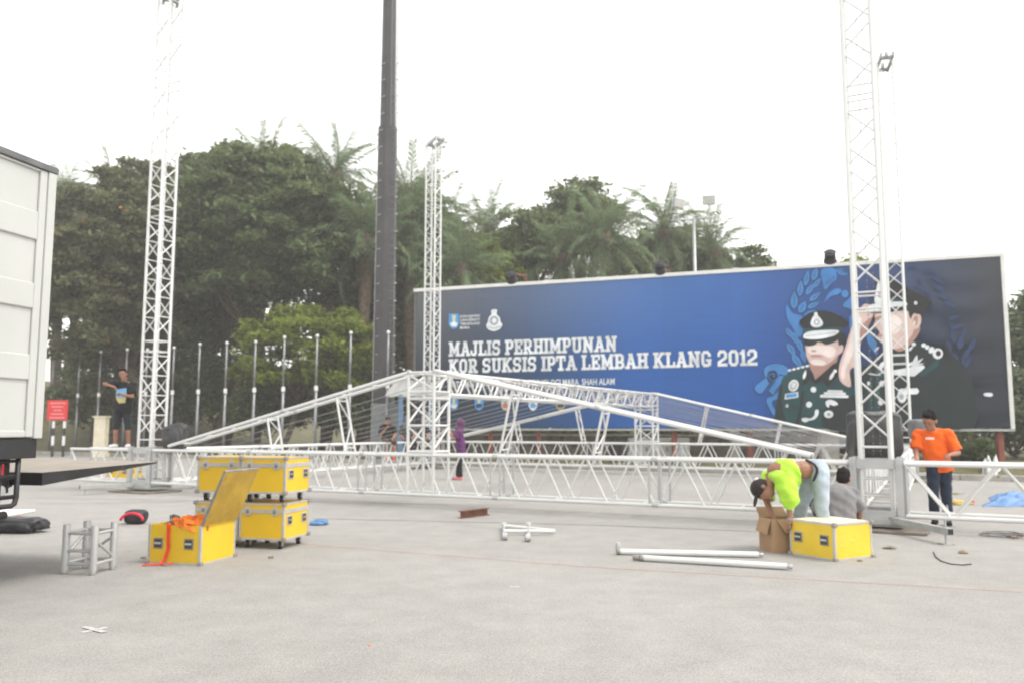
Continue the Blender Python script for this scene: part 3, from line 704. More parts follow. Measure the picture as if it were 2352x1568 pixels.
art('officer_ear', ellp(1205, 590, 44, 72, 8), 'skin'); art('ear_shade', ellp(1200, 590, 20, 44, 10), 'skind'); art('ear_light', ellp(1190, 610, 9, 24, 10), 'skinl')
art('cap_crown', [(862, 330), (868, 250), (905, 218), (1010, 250), (1130, 310), (1250, 370), (1340, 425), (1300, 490), (1230, 535), (1130, 505), (960, 470), (840, 470)], 'black')
art('cap_band', [(830, 440), (960, 400), (1110, 420), (1140, 470), (1100, 500), (840, 490)], 'teal')
art('cap_visor', [(770, 500), (820, 455), (900, 435), (1010, 428), (1115, 432), (1118, 465), (1000, 475), (900, 495), (820, 512)], 'white')
art('visor_shade', [(800, 515), (900, 498), (1000, 478), (1100, 475), (1100, 500), (960, 520), (850, 528)], 'black')
art('cap_badge', [(850, 430), (865, 330), (880, 260), (905, 262), (930, 330), (945, 425), (900, 440)], 'white')
art('badge_detail', ellp(898, 370, 20, 26), 'grey'); art('cap_button', ellp(1202, 440, 14, 16), 'white')
multi('epaulette_star_group', [ellp(1270, 798, 20, 18), ellp(1300, 815, 16, 20, 30), ellp(1335, 838, 22, 30, 30), ellp(1390, 868, 44, 46, 20)], 'white')
art('badge_detail', ellp(1395, 866, 22, 24), 'black')
multi('collar_tab_group', [ellp(1185, 790, 18, 16), leafp(1160, 825, 60, 22, -50), leafp(910, 970, 90, 40, -62), leafp(870, 830, 60, 20, -45)], 'white')
multi('ribbon_bar', [[(1005, 1010), (1265, 965), (1282, 985), (1190, 1062), (1000, 1048)], leafp(1200, 930, 110, 40, -75), leafp(1225, 940, 110, 22, -40), leafp(1180, 950, 120, 30, -20), leafp(1215, 965, 130, 18, -15)], 'white')
multi('button_group', [ellp(912, 1122, 24, 26), ellp(903, 1280, 24, 28), ellp(800, 1120, 14, 18)], 'white')
multi('baton', [[(1060, 1170), (1215, 1160), (1230, 1190), (1215, 1212), (1060, 1216)]], 'white')
art('pocket_badge', ellp(1085, 1225, 40, 62), 'white'); art('badge_detail', ellp(1080, 1235, 20, 24), 'grey')
multi('lanyard', [leafp(850, 1045, 130, 12, 8), leafp(900, 1035, 90, 10, -25)], 'white')
art('cuff_tag', [(1782, 1205), (1840, 1200), (1858, 1215), (1845, 1232), (1790, 1228)], 'white')
art('wreath_shadow', [(1440, 760), (1460, 900), (1500, 960), (1490, 860)], 'black')

# --- slab lettering
def stroke(pts, th):
    out = []
    for a, b in zip(pts, pts[1:]):
        a = Vector((*a, 0)); b = Vector((*b, 0)); d = (b-a).normalized(); n_ = V(-d.y, d.x, 0)*th/2; e = d*th*0.2
        out.append([((a-e+n_).x, (a-e+n_).y), ((a-e-n_).x, (a-e-n_).y), ((b+e-n_).x, (b+e-n_).y), ((b+e+n_).x, (b+e+n_).y)])
    return out
def rc(x0, y0, x1, y1): return [[(x0, y0), (x1, y0), (x1, y1), (x0, y1)]]
TH = 0.2; SF = 0.15
def serif(x, y, w_=0.36): return rc(x-w_/2, y, x+w_/2, y+SF)
def glyph(c):
    st = lambda x: rc(x-TH/2, 0, x+TH/2, 1)
    if c == 'I': return 0.40, st(0.2)+serif(0.2, 0, .4)+serif(0.2, 1-SF, .4)
    if c == 'L': return 0.72, st(0.2)+serif(0.2, 1-SF, .4)+rc(0, 0, 0.7, SF)+rc(0.58, 0, 0.7, 0.36)
    if c == 'E': return 0.74, st(0.2)+rc(0, 0, 0.7, SF)+rc(0, 1-SF, 0.7, 1)+rc(0.2, 0.43, 0.52, 0.58)+rc(0.58, 0, 0.7, 0.34)+rc(0.58, 0.66, 0.7, 1)+rc(0.43, .34, .53, .66)
    if c == 'T': return 0.76, st(0.38)+rc(0, 1-SF, 0.76, 1)+rc(0, .64, .12, 1)+rc(.64, .64, .76, 1)+serif(.38, 0, .44)
    if c == 'H': return 0.86, st(0.2)+st(0.66)+rc(.2, .42, .66, .58)+sum([serif(x, y, .38) for x in (.2, .66) for y in (0, 1-SF)], [])
    if c == 'N': return 0.9, st(0.2)+st(0.7)+stroke([(.17, .95), (.72, .05)], .22)+serif(.2, 0, .38)+serif(.16, 1-SF, .3)+serif(.7, 1-SF, .4)
    if c == 'M': return 1.04, st(0.2)+st(0.82)+stroke([(.2, .95), (.51, .25), (.82, .95)], .2)+serif(.2, 0, .4)+serif(.82, 0, .4)+serif(.16, 1-SF, .3)+serif(.86, 1-SF, .3)
    if c == 'A': return 0.88, stroke([(.18, .05), (.42, .95)], .19)+stroke([(.70, .05), (.46, .95)], .21)+rc(.22, .26, .66, .4)+serif(.17, 0, .36)+serif(.71, 0, .36)+rc(.26, 1-SF*.9, .56, 1)
    if c == 'J': return 0.66, rc(.34, .18, .54, 1)+serif(.44, 1-SF, .42)+rc(.16, 0, .42, SF)+stroke([(.46, .22), (.36, .08)], .2)+stroke([(.18, .08), (.07, .2)], .16)+rc(0, .16, .15, .38)
    if c == 'U': return 0.86, rc(.1, .16, .3, 1)+rc(.56, .16, .76, 1)+rc(.26, 0, .6, .17)+stroke([(.2, .2), (.3, .09)], .2)+stroke([(.66, .2), (.56, .09)], .2)+serif(.2, 1-SF, .38)+serif(.66, 1-SF, .38)
    if c == 'P': return 0.76, st(0.2)+serif(.2, 0, .4)+rc(0, 1-SF, .56, 1)+rc(.2, .38, .56, .53)+rc(.52, .5, .72, .88)+stroke([(.5, .93), (.63, .82)], .18)+stroke([(.5, .46), (.63, .57)], .18)
    if c == 'R': return 0.84, glyph('P')[1]+stroke([(.44, .42), (.66, .06)], .2)+serif(.68, 0, .32)
    if c == 'B': return 0.8, glyph('P')[1]+rc(0, 0, .56, SF)+rc(.55, .12, .75, .4)+stroke([(.5, .07), (.66, .18)], .18)+stroke([(.5, .46), (.66, .34)], .18)
    if c == 'K': return 0.88, st(0.2)+serif(.2, 0, .4)+serif(.2, 1-SF, .4)+stroke([(.24, .42), (.66, .94)], .2)+stroke([(.38, .56), (.68, .06)], .22)+serif(.7, 0, .34)+serif(.68, 1-SF, .32)
    if c in 'O0': return 0.8, rc(.04, .2, .24, .8)+rc(.52, .2, .72, .8)+rc(.2, 0, .56, .17)+rc(.2, .83, .56, 1)+stroke([(.14, .78), (.25, .91)], .2)+stroke([(.62, .78), (.51, .91)], .2)+stroke([(.14, .22), (.25, .09)], .2)+stroke([(.62, .22), (.51, .09)], .2)
    if c == 'G': return 0.82, rc(.04, .2, .24, .8)+rc(.2, 0, .56, .17)+rc(.2, .83, .56, 1)+stroke([(.14, .78), (.25, .91)], .2)+stroke([(.14, .22), (.25, .09)], .2)+stroke([(.5, .91), (.62, .78)], .18)+rc(.54, .64, .72, .8)+rc(.52, .06, .72, .44)+rc(.38, .34, .76, .48)
    if c == 'S': return 0.78, rc(.16, 0, .56, .16)+rc(.16, .84, .56, 1)+rc(.2, .42, .54, .58)+rc(.04, .6, .23, .84)+rc(.52, .16, .71, .4)+stroke([(.13, .8), (.24, .92)], .18)+stroke([(.13, .62), (.24, .5)], .18)+stroke([(.51, .5), (.62, .38)], .18)+stroke([(.62, .2), (.51, .08)], .18)+rc(.55, .68, .7, .98)+rc(.04, .02, .19, .32)
    if c == '2': return 0.74, rc(.02, 0, .7, .17)+rc(.16, .83, .54, 1)+rc(.5, .52, .69, .82)+stroke([(.5, .92), (.6, .8)], .18)+stroke([(.6, .54), (.14, .26)], .19)+rc(.03, .1, .22, .3)+rc(.03, .62, .2, .82)+stroke([(.11, .8), (.22, .92)], .18)
    if c == '1': return 0.46, rc(.14, 0, .34, 1)+serif(.24, 0, .46)+rc(0, .72, .24, .87)
    return 0.4, []
def slab_line(text, p_left, p_right, hgt):
    x0, y0 = p_left; x1, y1 = p_right
    tot = sum(0.34 if c == ' ' else glyph(c)[0]+0.04 for c in text)
    k = (x1-x0)/tot; x = x0
    for c in text:
        if c == ' ': x += 0.34*k; continue
        w_, ps = glyph(c); yb = y0+(y1-y0)*(x-x0)/(x1-x0)
        big = []
        for p in ps:
            cxm = sum(q[0] for q in p)/len(p); cym = sum(q[1] for q in p)/len(p)
            big.append([(x+k*(q[0]+math.copysign(0.03, q[0]-cxm)), yb+hgt*(q[1]+math.copysign(0.03, q[1]-cym))) for q in p])
        LAYER[0] = 2; lo = cutout('letter_edge', big, 'grey', step=False)
        LAYER[0] = 4; cutout('letter', [[(x+k*q[0], yb+hgt*q[1]) for q in p] for p in ps], 'white', step=False)
        x += (w_+0.04)*k
a0, a1 = Bp(1031, 818), Bp(1418, 807); hL = Bp(1031, 786)[1]-a0[1]
slab_line('MAJLIS PERHIMPUNAN', a0, (a1[0], a0[1]*0.5+a1[1]*0.5), hL)
a2, a3 = Bp(1031, 857), Bp(1742, 836)
slab_line('KOR SUKSIS IPTA LEMBAH KLANG 2012', a2, (a3[0], a2[1]*0.5+a3[1]*0.5), hL)
def text_mesh(body, shear=0.0):
    cu = bpy.data.curves.new('t', 'FONT'); cu.body = body; cu.offset = 0.018; cu.shear = shear; cu.resolution_u = 2
    ob = bpy.data.objects.new('t', cu); col.objects.link(ob)
    dg = bpy.context.evaluated_depsgraph_get(); me = bpy.data.meshes.new_from_object(ob.evaluated_get(dg))
    bpy.data.objects.remove(ob); bpy.data.curves.remove(cu)
    return me
def sans_line(name, body, p0, p1, hgt, ink, lay, parent=None):
    me = text_mesh(body); xs = [v.co.x for v in me.vertices]; k = (p1[0]-p0[0])/(max(xs)-min(xs)); m0 = min(xs)
    ys = [v.co.y for v in me.vertices]; ky = hgt/0.7
    for v in me.vertices: v.co = V(p0[0]+(v.co.x-m0)*k, p0[1]+v.co.y*ky, 0.012+lay*0.0016)
    me.materials.clear(); me.materials.append(INK[ink])
    return settle(bpy.data.objects.new(name, me), BM, parent or sheet)
b0, b1 = Bp(1031, 889), Bp(1412, 882); hS = Bp(1400, 868)[1]-Bp(1400, 882.5)[1]
sans_line('letter_line', 'DATARAN KAWAD UNIVERSITI TEKNOLOGI MARA, SHAH ALAM', (b0[0], b1[1]*0.5+b0[1]*0.5), b1, hS, 'white', 4)
for i, tx in enumerate(('KERAJAAN', 'UNIVERSITI', 'TEKNOLOGI', 'MARA')):
    q0, q1 = Bp(1057, 730+i*8.6), Bp(1102 if i < 3 else 1079, 730+i*8.6)
    sans_line('letter_line', tx, q0, q1, Bp(1057, 724)[1]-Bp(1057, 729.6)[1], 'white', 4)
LAYER[0] = 5
def px_poly(pts): return [Bp(*p) for p in pts]
def shield(x, y, w_, h_, kind=0):
    o = [(x-w_/2, y-h_/2), (x+w_/2, y-h_/2), (x+w_/2, y+h_*0.2), (x+w_*0.3, y+h_*0.42), (x, y+h_/2), (x-w_*0.3, y+h_*0.42), (x-w_/2, y+h_*0.2)]
    base, ink2, ink3 = (('cyan', 'cream', 'white'), ('cyan', 'cream', 'dblue'), ('cream', 'cyan', 'red'), ('white', 'lip', 'cyan'), ('gold', 'cream', 'dblue'))[kind]
    cutout('emblem_shield', [px_poly(o)], base)
    cutout('emblem_centre', [px_poly([(x-w_*0.22, y-h_*0.42), (x+w_*0.22, y-h_*0.42), (x+w_*0.12, y), (x+w_*0.3, y+h_*0.2), (x-w_*0.3, y+h_*0.2), (x-w_*0.12, y)])], ink2)
    cutout('emblem_foot', [px_poly([(x-w_*0.4, y+h_*0.12), (x, y+h_*0.02), (x+w_*0.4, y+h_*0.12), (x+w_*0.22, y+h_*0.34), (x-w_*0.22, y+h_*0.34)])], ink3)
shield(1043, 738.5, 23, 35, 0)
for i, x in enumerate((1043, 1101, 1162, 1225, 1288)): shield(x, 924, 20 if i < 4 else 22, 36, i)
def pe(x, y, a, b): return [(x+a*math.cos(2*math.pi*i/20), y+b*math.sin(2*math.pi*i/20)) for i in range(20)]
cutout('crest', [smooth_loop(px_poly([(1118, 748), (1121, 741), (1124, 730), (1130, 722), (1129, 714), (1136, 711), (1143, 713), (1142, 722), (1149, 730), (1151, 740), (1155, 746), (1149, 756), (1136, 761), (1123, 757)]))], 'white')
cutout('crest_ring', [px_poly(pe(1136, 737, 10, 11))], 'grey'); cutout('crest_centre', [px_poly(pe(1136, 737, 5, 5.5))], 'white')
cutout('crest_line', [px_poly([(1122, 750), (1136, 754), (1150, 749), (1150, 750.5), (1136, 755.5), (1122, 751.5)])], 'grey')

# ------------------------------------------------------------------ lamps on the billboard top
LAMPB = mat('lamp_housing', (0.03, 0.03, 0.034), 0.4, 0.2)
GLASS = mat('lamp_glass', (0.5, 0.52, 0.54), 0.15, 0.0, 0.05)
for (px, py, lab) in ((1180, 645, 'black floodlamp on a rusty arm above the billboard left part'), (1505, 618, 'black floodlamp on a rusty arm above the billboard middle'), (1875, 597, 'black floodlamp above the officer in sunglasses')):
    s, _ = Bp(px+30, 640); q = BO + BX*s + V(0, 0, BH+0.2); end = q + BN*1.75 - V(0, 0, 0.16)
    t = thing('billboard_lamp', q, lab, 'lamp', 'lamps along the billboard top')
    MB().tube([q-V(0, 0, 0.08), q+BN*0.2+V(0, 0, 0.16), end+V(0, 0, 0.1)], 0.03, 8).obj('arm', REDPOST, t)
    MB().tube([q+BN*0.1, q+BN*0.9+V(0, 0, 0.1)], 0.022, 6).obj('stay', REDPOST, t)
    hd = MB(); fw = (-BN*0.75-V(0, 0, 0.66)).normalized()
    c0 = end-V(0, 0, 0.05)
    hd.tube([c0-fw*0.25, c0-fw*0.2, c0, c0+fw*0.14], [0.09, 0.13, 0.17, 0.21], 14)
    for k in range(5): hd.tube([c0-fw*(0.21-0.065*k), c0-fw*(0.195-0.065*k)], 0.178, 14)
    h_ = hd.obj('lamp_head', LAMPB, t)
    MB().tube([c0+fw*0.142, c0+fw*0.15], 0.19, 14).obj('lamp_lens', GLASS, h_)
    MB().tube([c0+BX*0.23-V(0, 0, .02), c0+BX*0.23+V(0, 0, 0.2), c0-BX*0.23+V(0, 0, 0.2), c0-BX*0.23-V(0, 0, .02)], 0.02, 6).obj('yoke', LAMPB, t)

# ------------------------------------------------------------------ high mast, flagpoles, floodlight pole
MAST = mat('mast_paint', (0.055, 0.053, 0.055), 0.55, 0.2, 0.2, 1.2, c2=(0.085, 0.08, 0.078), thr=0.6)
DM = 36.0
mb_, mt_ = P(879, 1030, DM), P(891, 0, DM)
ms = thing('light_mast', V(mb_.x, DM, 0.1), 'very tall dark grey light mast with ladder rising out of the picture', 'mast')
zstep = P(880, 295, DM).z
def mx(z): return V(mb_.x + (mt_.x-mb_.x)*(z-mb_.z)/(mt_.z-mb_.z)*0.0, DM, z)
MB().tube([mx(0.1), mx(zstep)], [0.5, 0.43], 12).obj('lower_shaft', MAST, ms, smooth=False)
MB().tube([mx(zstep), mx(26)], [0.355, 0.27], 12).obj('upper_shaft', MAST, ms)
MB().tube([mx(0.1), mx(0.5)], [0.62, 0.6], 12).obj('flange', MAST, ms)
off = V(-0.2, -0.43, 0)
MB().tube([mx(0.6)+V(-0.46, -0.12, 0), mx(zstep)+V(-0.39, -0.12, 0)], 0.028, 6).obj('conduit', GALV, ms)
lad = MB()
for sx_ in (0.2, 0.47): lad.tube([mx(0.8)+V(sx_, -0.42, 0), mx(22)+V(sx_-0.04, -0.32, 0)], 0.02, 6)
LADM = mat('ladder_steel', (0.17, 0.17, 0.175), 0.6, 0.3, 0.15)
lo_ = lad.obj('ladder_rail', LADM, ms)
zz = 1.0
while zz < 18:
    k = (zz-0.8)/21.2
    tube(lo_, mx(zz)+V(0.2-0.04*k, -0.42+0.1*k, 0), mx(zz)+V(0.47-0.04*k, -0.42+0.1*k, 0), 0.011, LADM, 'ladder_rung', 6)
    zz += 0.33
zz = 2.2
while zz < 18:
    r_ = 0.47-0.07*(zz/zstep) if zz < zstep else 0.33
    tube(ms, mx(zz)+V(-r_, -0.16, 0), mx(zz)+V(-r_+0.22, -0.42, 0), 0.02, GALV, 'clamp', 6)
    tube(ms, mx(zz)+V(0.44, -0.42, 0), mx(zz)+V(0.55, -0.42, 0), 0.035, GALV, 'clamp', 6)
    zz += 0.77
FLAG = mat('flagpole_steel', (0.27, 0.275, 0.29), 0.35, 0.55, 0.15, 3)
WHT = mat('white_paint', (0.74, 0.74, 0.72), 0.5, 0, 0.06)
poles = [142, 200, 247, 306, 352, 412, 470, 531, 596, 661, 735, 811, 896]
names = ['first flagpole from the left, right behind the red sign', 'second flagpole from the left end of the row', 'third flagpole from left, beside the cream pillar', 'fourth flagpole from left, partly behind the left tower', 'fifth flagpole from left, hidden mostly behind left tower',
         'sixth flagpole from left, just right of the left tower', 'seventh flagpole from left, before the dark tree trunk', 'eighth flagpole from left in the row', 'ninth flagpole from left, before the bright green tree', 'tenth flagpole from left, before the bright green tree', 'eleventh flagpole from left, before the bright green tree', 'twelfth flagpole from left, second from the mast', 'last flagpole at right end of the row, before the light mast']
for i, px in enumerate(poles):
    a = (px-1176)/FPX*1.02
    # where the sight line meets the pole row, 0.9 m behind the kerb
    k0 = kp(0, 0.9); D = (k0.y + (-k0.x)*(KD.y/KD.x)*1.0)/(1 - a*KD.y/KD.x)
    q = V(a*D, D, 0.08); hh = 5.05+random.uniform(-.06, .06)
    fp = thing('flagpole', q, 'bare grey steel '+names[i], 'flagpole', 'row of flagpoles behind the kerb')
    MB().tube([q, q+V(0, 0, 2.9)], [0.062, 0.058], 10).obj('lower_pole', FLAG, fp, smooth=True)
    MB().tube([q+V(0, 0, 2.9), q+V(0, 0, hh)], [0.047, 0.04], 10).obj('upper_pole', FLAG, fp, smooth=True)
    MB().tube([q+V(0, 0, 2.82), q+V(0, 0, 3.02)], 0.078, 10).obj('collar', WHT, fp)
    MB().ell(q+V(0, 0, hh+0.04), (0.075, 0.075, 0.075), nu=10, nv=6).obj('finial', WHT, fp, smooth=True)
DF = 38.0
fl = P(1598, 700, DF); q = V(fl.x, DF, 0.1); ft = P(1598, 505, DF).z
fp = thing('floodlight_pole', q, 'grey pole carrying two square floodlights behind the billboard', 'floodlight pole')
MB().tube([q, V(q.x, DF, ft)], [0.1, 0.07], 10).obj('pole', GALV, fp, smooth=True)
MB().tube([V(q.x-1.05, DF, ft-0.05), V(q.x+0.95, DF, ft+0.12)], 0.04, 8).obj('crossarm', GALV, fp)
for px, py, yaw in ((1558, 467, 0.5), (1628, 460, -0.2)):
    c0 = P(px, py, DF-0.1)
    Mx = T(c0) @ RZ(yaw) @ Matrix.Rotation(0.2, 4, 'X')
    h_ = MB().box((-0.3, -0.08, -0.22), (0.3, 0.12, 0.22), Mx).obj('floodlight', GALV, fp, bevel=0.02)
    MB().box((-0.27, -0.09, -0.19), (0.27, -0.083, 0.19), Mx).obj('lens', mat('dusty_lens', (0.5, 0.5, 0.48), 0.3), h_)
    MB().tube([Mx @ V(0, 0.05, -0.2), V(c0.x, DF, ft+0.02)], 0.03, 6).obj('bracket', GALV, fp)

# ------------------------------------------------------------------ red notice board, cream pillar, guard booth, low wall
DS = 39.0
sg = P(132, 1026, DS); sg.z = 0.1
t = thing('notice_board', sg, 'red notice board with white lines on banded posts', 'sign')
SRED = mat('sign_red', (0.62, 0.028, 0.03), 0.45, 0, 0.06)
z0, z1 = P(132, 964, DS).z, P(132, 918, DS).z
x0, x1 = P(109, 940, DS).x, P(156, 940, DS).x
pn = MB().box((x0, DS-0.03, z0), (x1, DS, z1)).obj('panel', SRED, t, bevel=0.01)
for k in range(5):
    zz = z1-0.14-k*0.17; ins = (0.12, 0.2, 0.3, 0.18, 0.14)[k]
    MB().box((x0+ins, DS-0.034, zz-0.026), (x1-ins, DS-0.031, zz+0.026)).obj('text_line', mat('sign_pink', (0.7, 0.3, 0.3), 0.5), pn)
BLKP = mat('post_black', (0.03, 0.03, 0.03), 0.6)
for px in (121, 146):
    xx = P(px, 1000, DS).x
    po = MB().box((xx-0.05, DS, 0.0), (xx+0.05, DS+0.06, z1-0.1)).obj('post', BLKP, t)
    for ya, yb in ((966, 982), (1000, 1022)):
        MB().box((xx-0.055, DS-0.006, P(px, yb, DS).z), (xx+0.055, DS+0.066, P(px, ya, DS).z)).obj('white_band', WHT, po)
CREAM = mat('cream_paint', (0.66, 0.6, 0.46), 0.7, 0, 0.1, 3, c2=(0.5, 0.36, 0.2), thr=0.6)
cp = P(226, 1024, 38.5); cp.z = 0.1
t = thing('cream_pillar', cp, 'short cream meter pillar behind the kerb near man in shorts', 'pillar')
zt_ = P(226, 958, 38.5).z
MB().box((cp.x-0.26, 38.5, 0.0), (cp.x+0.26, 38.9, zt_)).obj('shaft', CREAM, t, bevel=0.01)
MB().box((cp.x-0.32, 38.44, zt_), (cp.x+0.32, 38.96, zt_+0.07)).obj('cap', CREAM, t, bevel=0.01)
MB().box((cp.x-0.32, 38.44, 0.0), (cp.x+0.32, 38.96, 0.2)).obj('plinth', CREAM, t, bevel=0.01)
DBT = 33.0
bt = P(915, 1030, DBT); bt.z = 0.0
t = thing('guard_booth', bt, 'grey guard booth with pale awning behind the seated people', 'booth')
BOOTH = mat('booth_grey', (0.2, 0.215, 0.21), 0.7, 0, 0.1, 2)
AWN = mat('awning_white', (0.33, 0.33, 0.32), 0.6, 0, 0.06, 3)
xa, xb = P(852, 950, DBT).x, P(915, 950, DBT).x; zt_ = P(880, 926, DBT).z
wl = MB(); wl.box((xa, DBT, 0.0), (xb, DBT+1.6, zt_)); wl.obj('cabin_wall', BOOTH, t, bevel=0.01)
for k in range(7):
    xx = xa+(xb-xa)*(k+0.5)/7
    MB().box((xx-0.045, DBT-0.02, 0.3), (xx+0.045, DBT-0.001, zt_-0.1)).obj('wall_rib', BOOTH, t)
A0, A1, A2, A3 = P(884, 909, DBT-1.2), P(1000, 909, DBT-1.2), P(972, 872, DBT+0.3), P(918, 872, DBT+0.3)
n_ = 7; aw = MB(); pr = []
for j in range(n_+1):
    q = j/n_; s = q**0.6
    pr.append([A0.lerp(A3, q)+V(0, 0, 0.1*math.sin(q*3.14)), A1.lerp(A2, q)+V(0, 0, 0.1*math.sin(q*3.14))])
vs_ = []; 
for j in range(n_+1):
    for i in range(9): vs_.append(pr[j][0].lerp(pr[j][1], i/8)+V(0, 0, 0.02*math.cos(i*math.pi)))
aw.add(vs_, [(j*9+i, j*9+i+1, (j+1)*9+i+1, (j+1)*9+i) for j in range(n_) for i in range(8)])
ao = aw.obj('awning', AWN, t); so_ = ao.modifiers.new('s', 'SOLIDIFY'); so_.thickness = 0.03
BLUEP = mat('blue_paint', (0.11, 0.2, 0.33), 0.5, 0, 0.1)
for px in (920, 992):
    q = P(px, 1000, DBT-1.1)
    MB().box((q.x-0.08, q.y-0.08, 0), (q.x+0.08, q.y+0.08, P(px, 905, DBT-1.1).z)).obj('post', BLUEP, t)
# low wall, concrete columns and boxes under the billboard
wa, wb = BO+BX*1.0-BN*3.2, BO+BX*14-BN*3.2
Mw = T(wa) @ RZ(math.atan2(BX.y, BX.x)); Lw = (wb-wa).length
t = thing('low_wall', V(wa.x, wa.y, 0), 'low stained concrete wall behind the billboard posts', 'wall')
DIRTC = mat('stained_concrete', (0.2, 0.185, 0.16), 0.9, 0, 0.3, 1.5, c2=(0.1, 0.095, 0.085), thr=0.52)
Mw = T(V(wa.x, wa.y, 0)) @ RZ(math.atan2(BX.y, BX.x))
k = 0.0
while k < Lw:
    MB().box((k, 0, 0), (k+2.38, 0.2, 1.02), Mw).obj('wall_panel', DIRTC, t, bevel=0.01); k += 2.4
MB().box((0, -0.04, 1.02), (Lw, 0.24, 1.1), Mw).obj('coping', CONC, t)
for px, D, wd, lab in ((1907, 28.6, 0.62, 'pale concrete block column under billboard, right of the sloping rafter'), (2168, 27.5, 0.3, 'slim concrete column behind the man in orange'), (1690, 30.5, 0.3, 'slim concrete column beside a red billboard post')):
    q = P(px, 1010, D)
    t = thing('concrete_column', V(q.x, D, 0), lab, 'column', 'concrete columns under the billboard')
    MB().box((q.x-wd/2, D, 0), (q.x+wd/2, D+0.3, 1.25), None).obj('shaft', CONC, t, bevel=0.015)
    MB().box((q.x-wd/2-0.05, D-0.05, 0), (q.x+wd/2+0.05, D+0.35, 0.16)).obj('foot', CONC, t, bevel=0.015)
q = G(1560, 1068); t = thing('switch_cabinet', q, 'pale grey switch cabinets below the rear ridge column', 'cabinet')
PGREY = mat('cabinet_grey', (0.42, 0.43, 0.42), 0.5, 0, 0.06)
for i in range(3): 
    MB().box((q.x-1.75+i*0.75, q.y+0.4, 0.12), (q.x-1.75+i*0.75+0.73, q.y+0.9, 0.98), None).obj('cabinet_door', PGREY, t, bevel=0.012)
    MB().box((q.x-1.75+i*0.75+0.62, q.y+0.385, 0.5), (q.x-1.75+i*0.75+0.66, q.y+0.4, 0.65)).obj('handle', BLKP, t)
MB().box((q.x-1.85, q.y+0.3, 0), (q.x+0.6, q.y+1.0, 0.12)).obj('plinth', CONC, t)
q = G(1412, 1066)
t = thing('dark_bin', q, 'black litter bin behind rear truss below the billboard', 'bin')
MB().tube([q, q+V(0, 0, 0.75)], [0.22, 0.28], 14).obj('bin_body', BLKP, t, smooth=False); MB().tube([q+V(0, 0, 0.75), q+V(0, 0, 0.85)], [0.3, 0.26], 14).obj('bin_lid', BLKP, t)
# ------------------------------------------------------------------ container lorry with tail lift, at the left edge
TC = P(112, 700, 7.27); TC.z = 0
EF = V(-0.23, -0.973, 0).normalized(); EO = V(-EF.y, EF.x, 0)     # along the door face towards camera; out of the door
if EO.x < 0: EO = -EO
def tp(t, o, z): return TC + EF*t + EO*o + V(0, 0, z)
CB, CT = 1.30, 3.745
# the box stands with its tail away from the camera: local x runs forward along its side (towards the camera), y out of the side
lorry = thing('container_lorry', TC, 'white box lorry at left edge with its tail lift held level', 'lorry')
CWH = mat('container_white', (0.47, 0.475, 0.455), 0.45, 0, 0.05, 1.2, bump=0.06, bscale=3, c2=(0.34, 0.3, 0.24), thr=0.67, streak=(2.2, 2.2, 0.5))
MT = Matrix(((EF.x, EO.x, 0, TC.x), (EF.y, EO.y, 0, TC.y), (0, 0, 1, 0), (0, 0, 0, 1)))
def tb(name, a, b, m, parent=lorry, bevel=0.006): return MB().box(a, b, MT).obj(name, m, parent, bevel=bevel)
body = tb('box_body', (0.0, -2.44, CB), (5.6, -0.07, CT-0.05), CWH, bevel=0.02)
rows = [(1.37, 1.80), (2.02, 2.415), (2.64, 3.02), (3.27, 3.63)]
for k0 in range(4):
    d0, d1 = k0*1.4, k0*1.4+1.395
    dr = tb('side_panel', (d0+0.1, -0.0695, CB+0.01), (d1-0.02, -0.022, CT-0.09), CWH)
    edges = [CB+0.01] + [z for r in rows for z in r] + [CT-0.09]
    for k in range(0, len(edges), 2):
        tb('panel_rail', (d0+0.17, -0.0218, edges[k]), (d1-0.08, 0.0, edges[k+1]), CWH, dr, 0.02)
    for a in (d0+0.09, d1-0.085): tb('panel_stile', (a, -0.0216, CB+0.01), (a+0.08, 0.0, CT-0.09), CWH, dr, 0.01)
for a in (0.0, 5.52): tb('corner_post', (a, -0.0214, CB), (a+0.088, 0.012, CT-0.09), CWH)
tb('roof_rail', (-0.01, -0.08, CT-0.088), (5.62, 0.02, CT-0.03), mat('header_grey', (0.12, 0.12, 0.125), 0.6, 0, 0.3, 6))
for y0 in (-2.42, -1.215): tb('rear_door', (-0.03, y0, CB+0.02), (-0.001, y0+1.19, CT-0.08), CWH)
tb('chassis_beam', (0.02, -0.5, 1.13), (6.6, -0.02, CB-0.002), BLACK); tb('chassis_beam', (0.02, -2.4, 1.13), (6.6, -1.95, CB-0.002), BLACK)
tb('rear_crossbeam', (0.03, -1.94, 1.15), (0.2, -0.51, CB-0.004), BLACK)
def tpath(name, pts, r, m=BLACK): return MB().tube([tp(*p) for p in pts], r, 8).obj(name, m, lorry, smooth=True)
tpath('guard_frame', [(0.17, -0.06, 1.14), (0.17, -0.06, 0.8), (0.185, -0.06, 0.75), (0.22, -0.06, 0.735), (1.2, -0.06, 0.735)], 0.022)
tpath('guard_upright', [(0.34, -0.1, 1.14), (0.34, -0.1, 0.66)], 0.035)
tpath('guard_bar', [(0.17, -0.07, 1.11), (1.2, -0.07, 1.11)], 0.014); tpath('guard_bar', [(0.17, -0.07, 0.98), (1.2, -0.07, 0.955)], 0.022)
tpath('guard_bar', [(0.19, -0.07, 0.81), (1.2, -0.07, 0.80)], 0.018)
tpath('bumper_bar', [(0.29, -0.05, 0.665), (1.6, -0.05, 0.655)], 0.035)
tb('underframe_box', (0.19, -0.5, 0.84), (1.15, -0.12, 1.128), BLACK)
tb('tail_lamp', (0.30, -0.105, 0.985), (0.325, -0.07, 1.09), mat('red_lens', (0.45, 0.01, 0.015), 0.2))
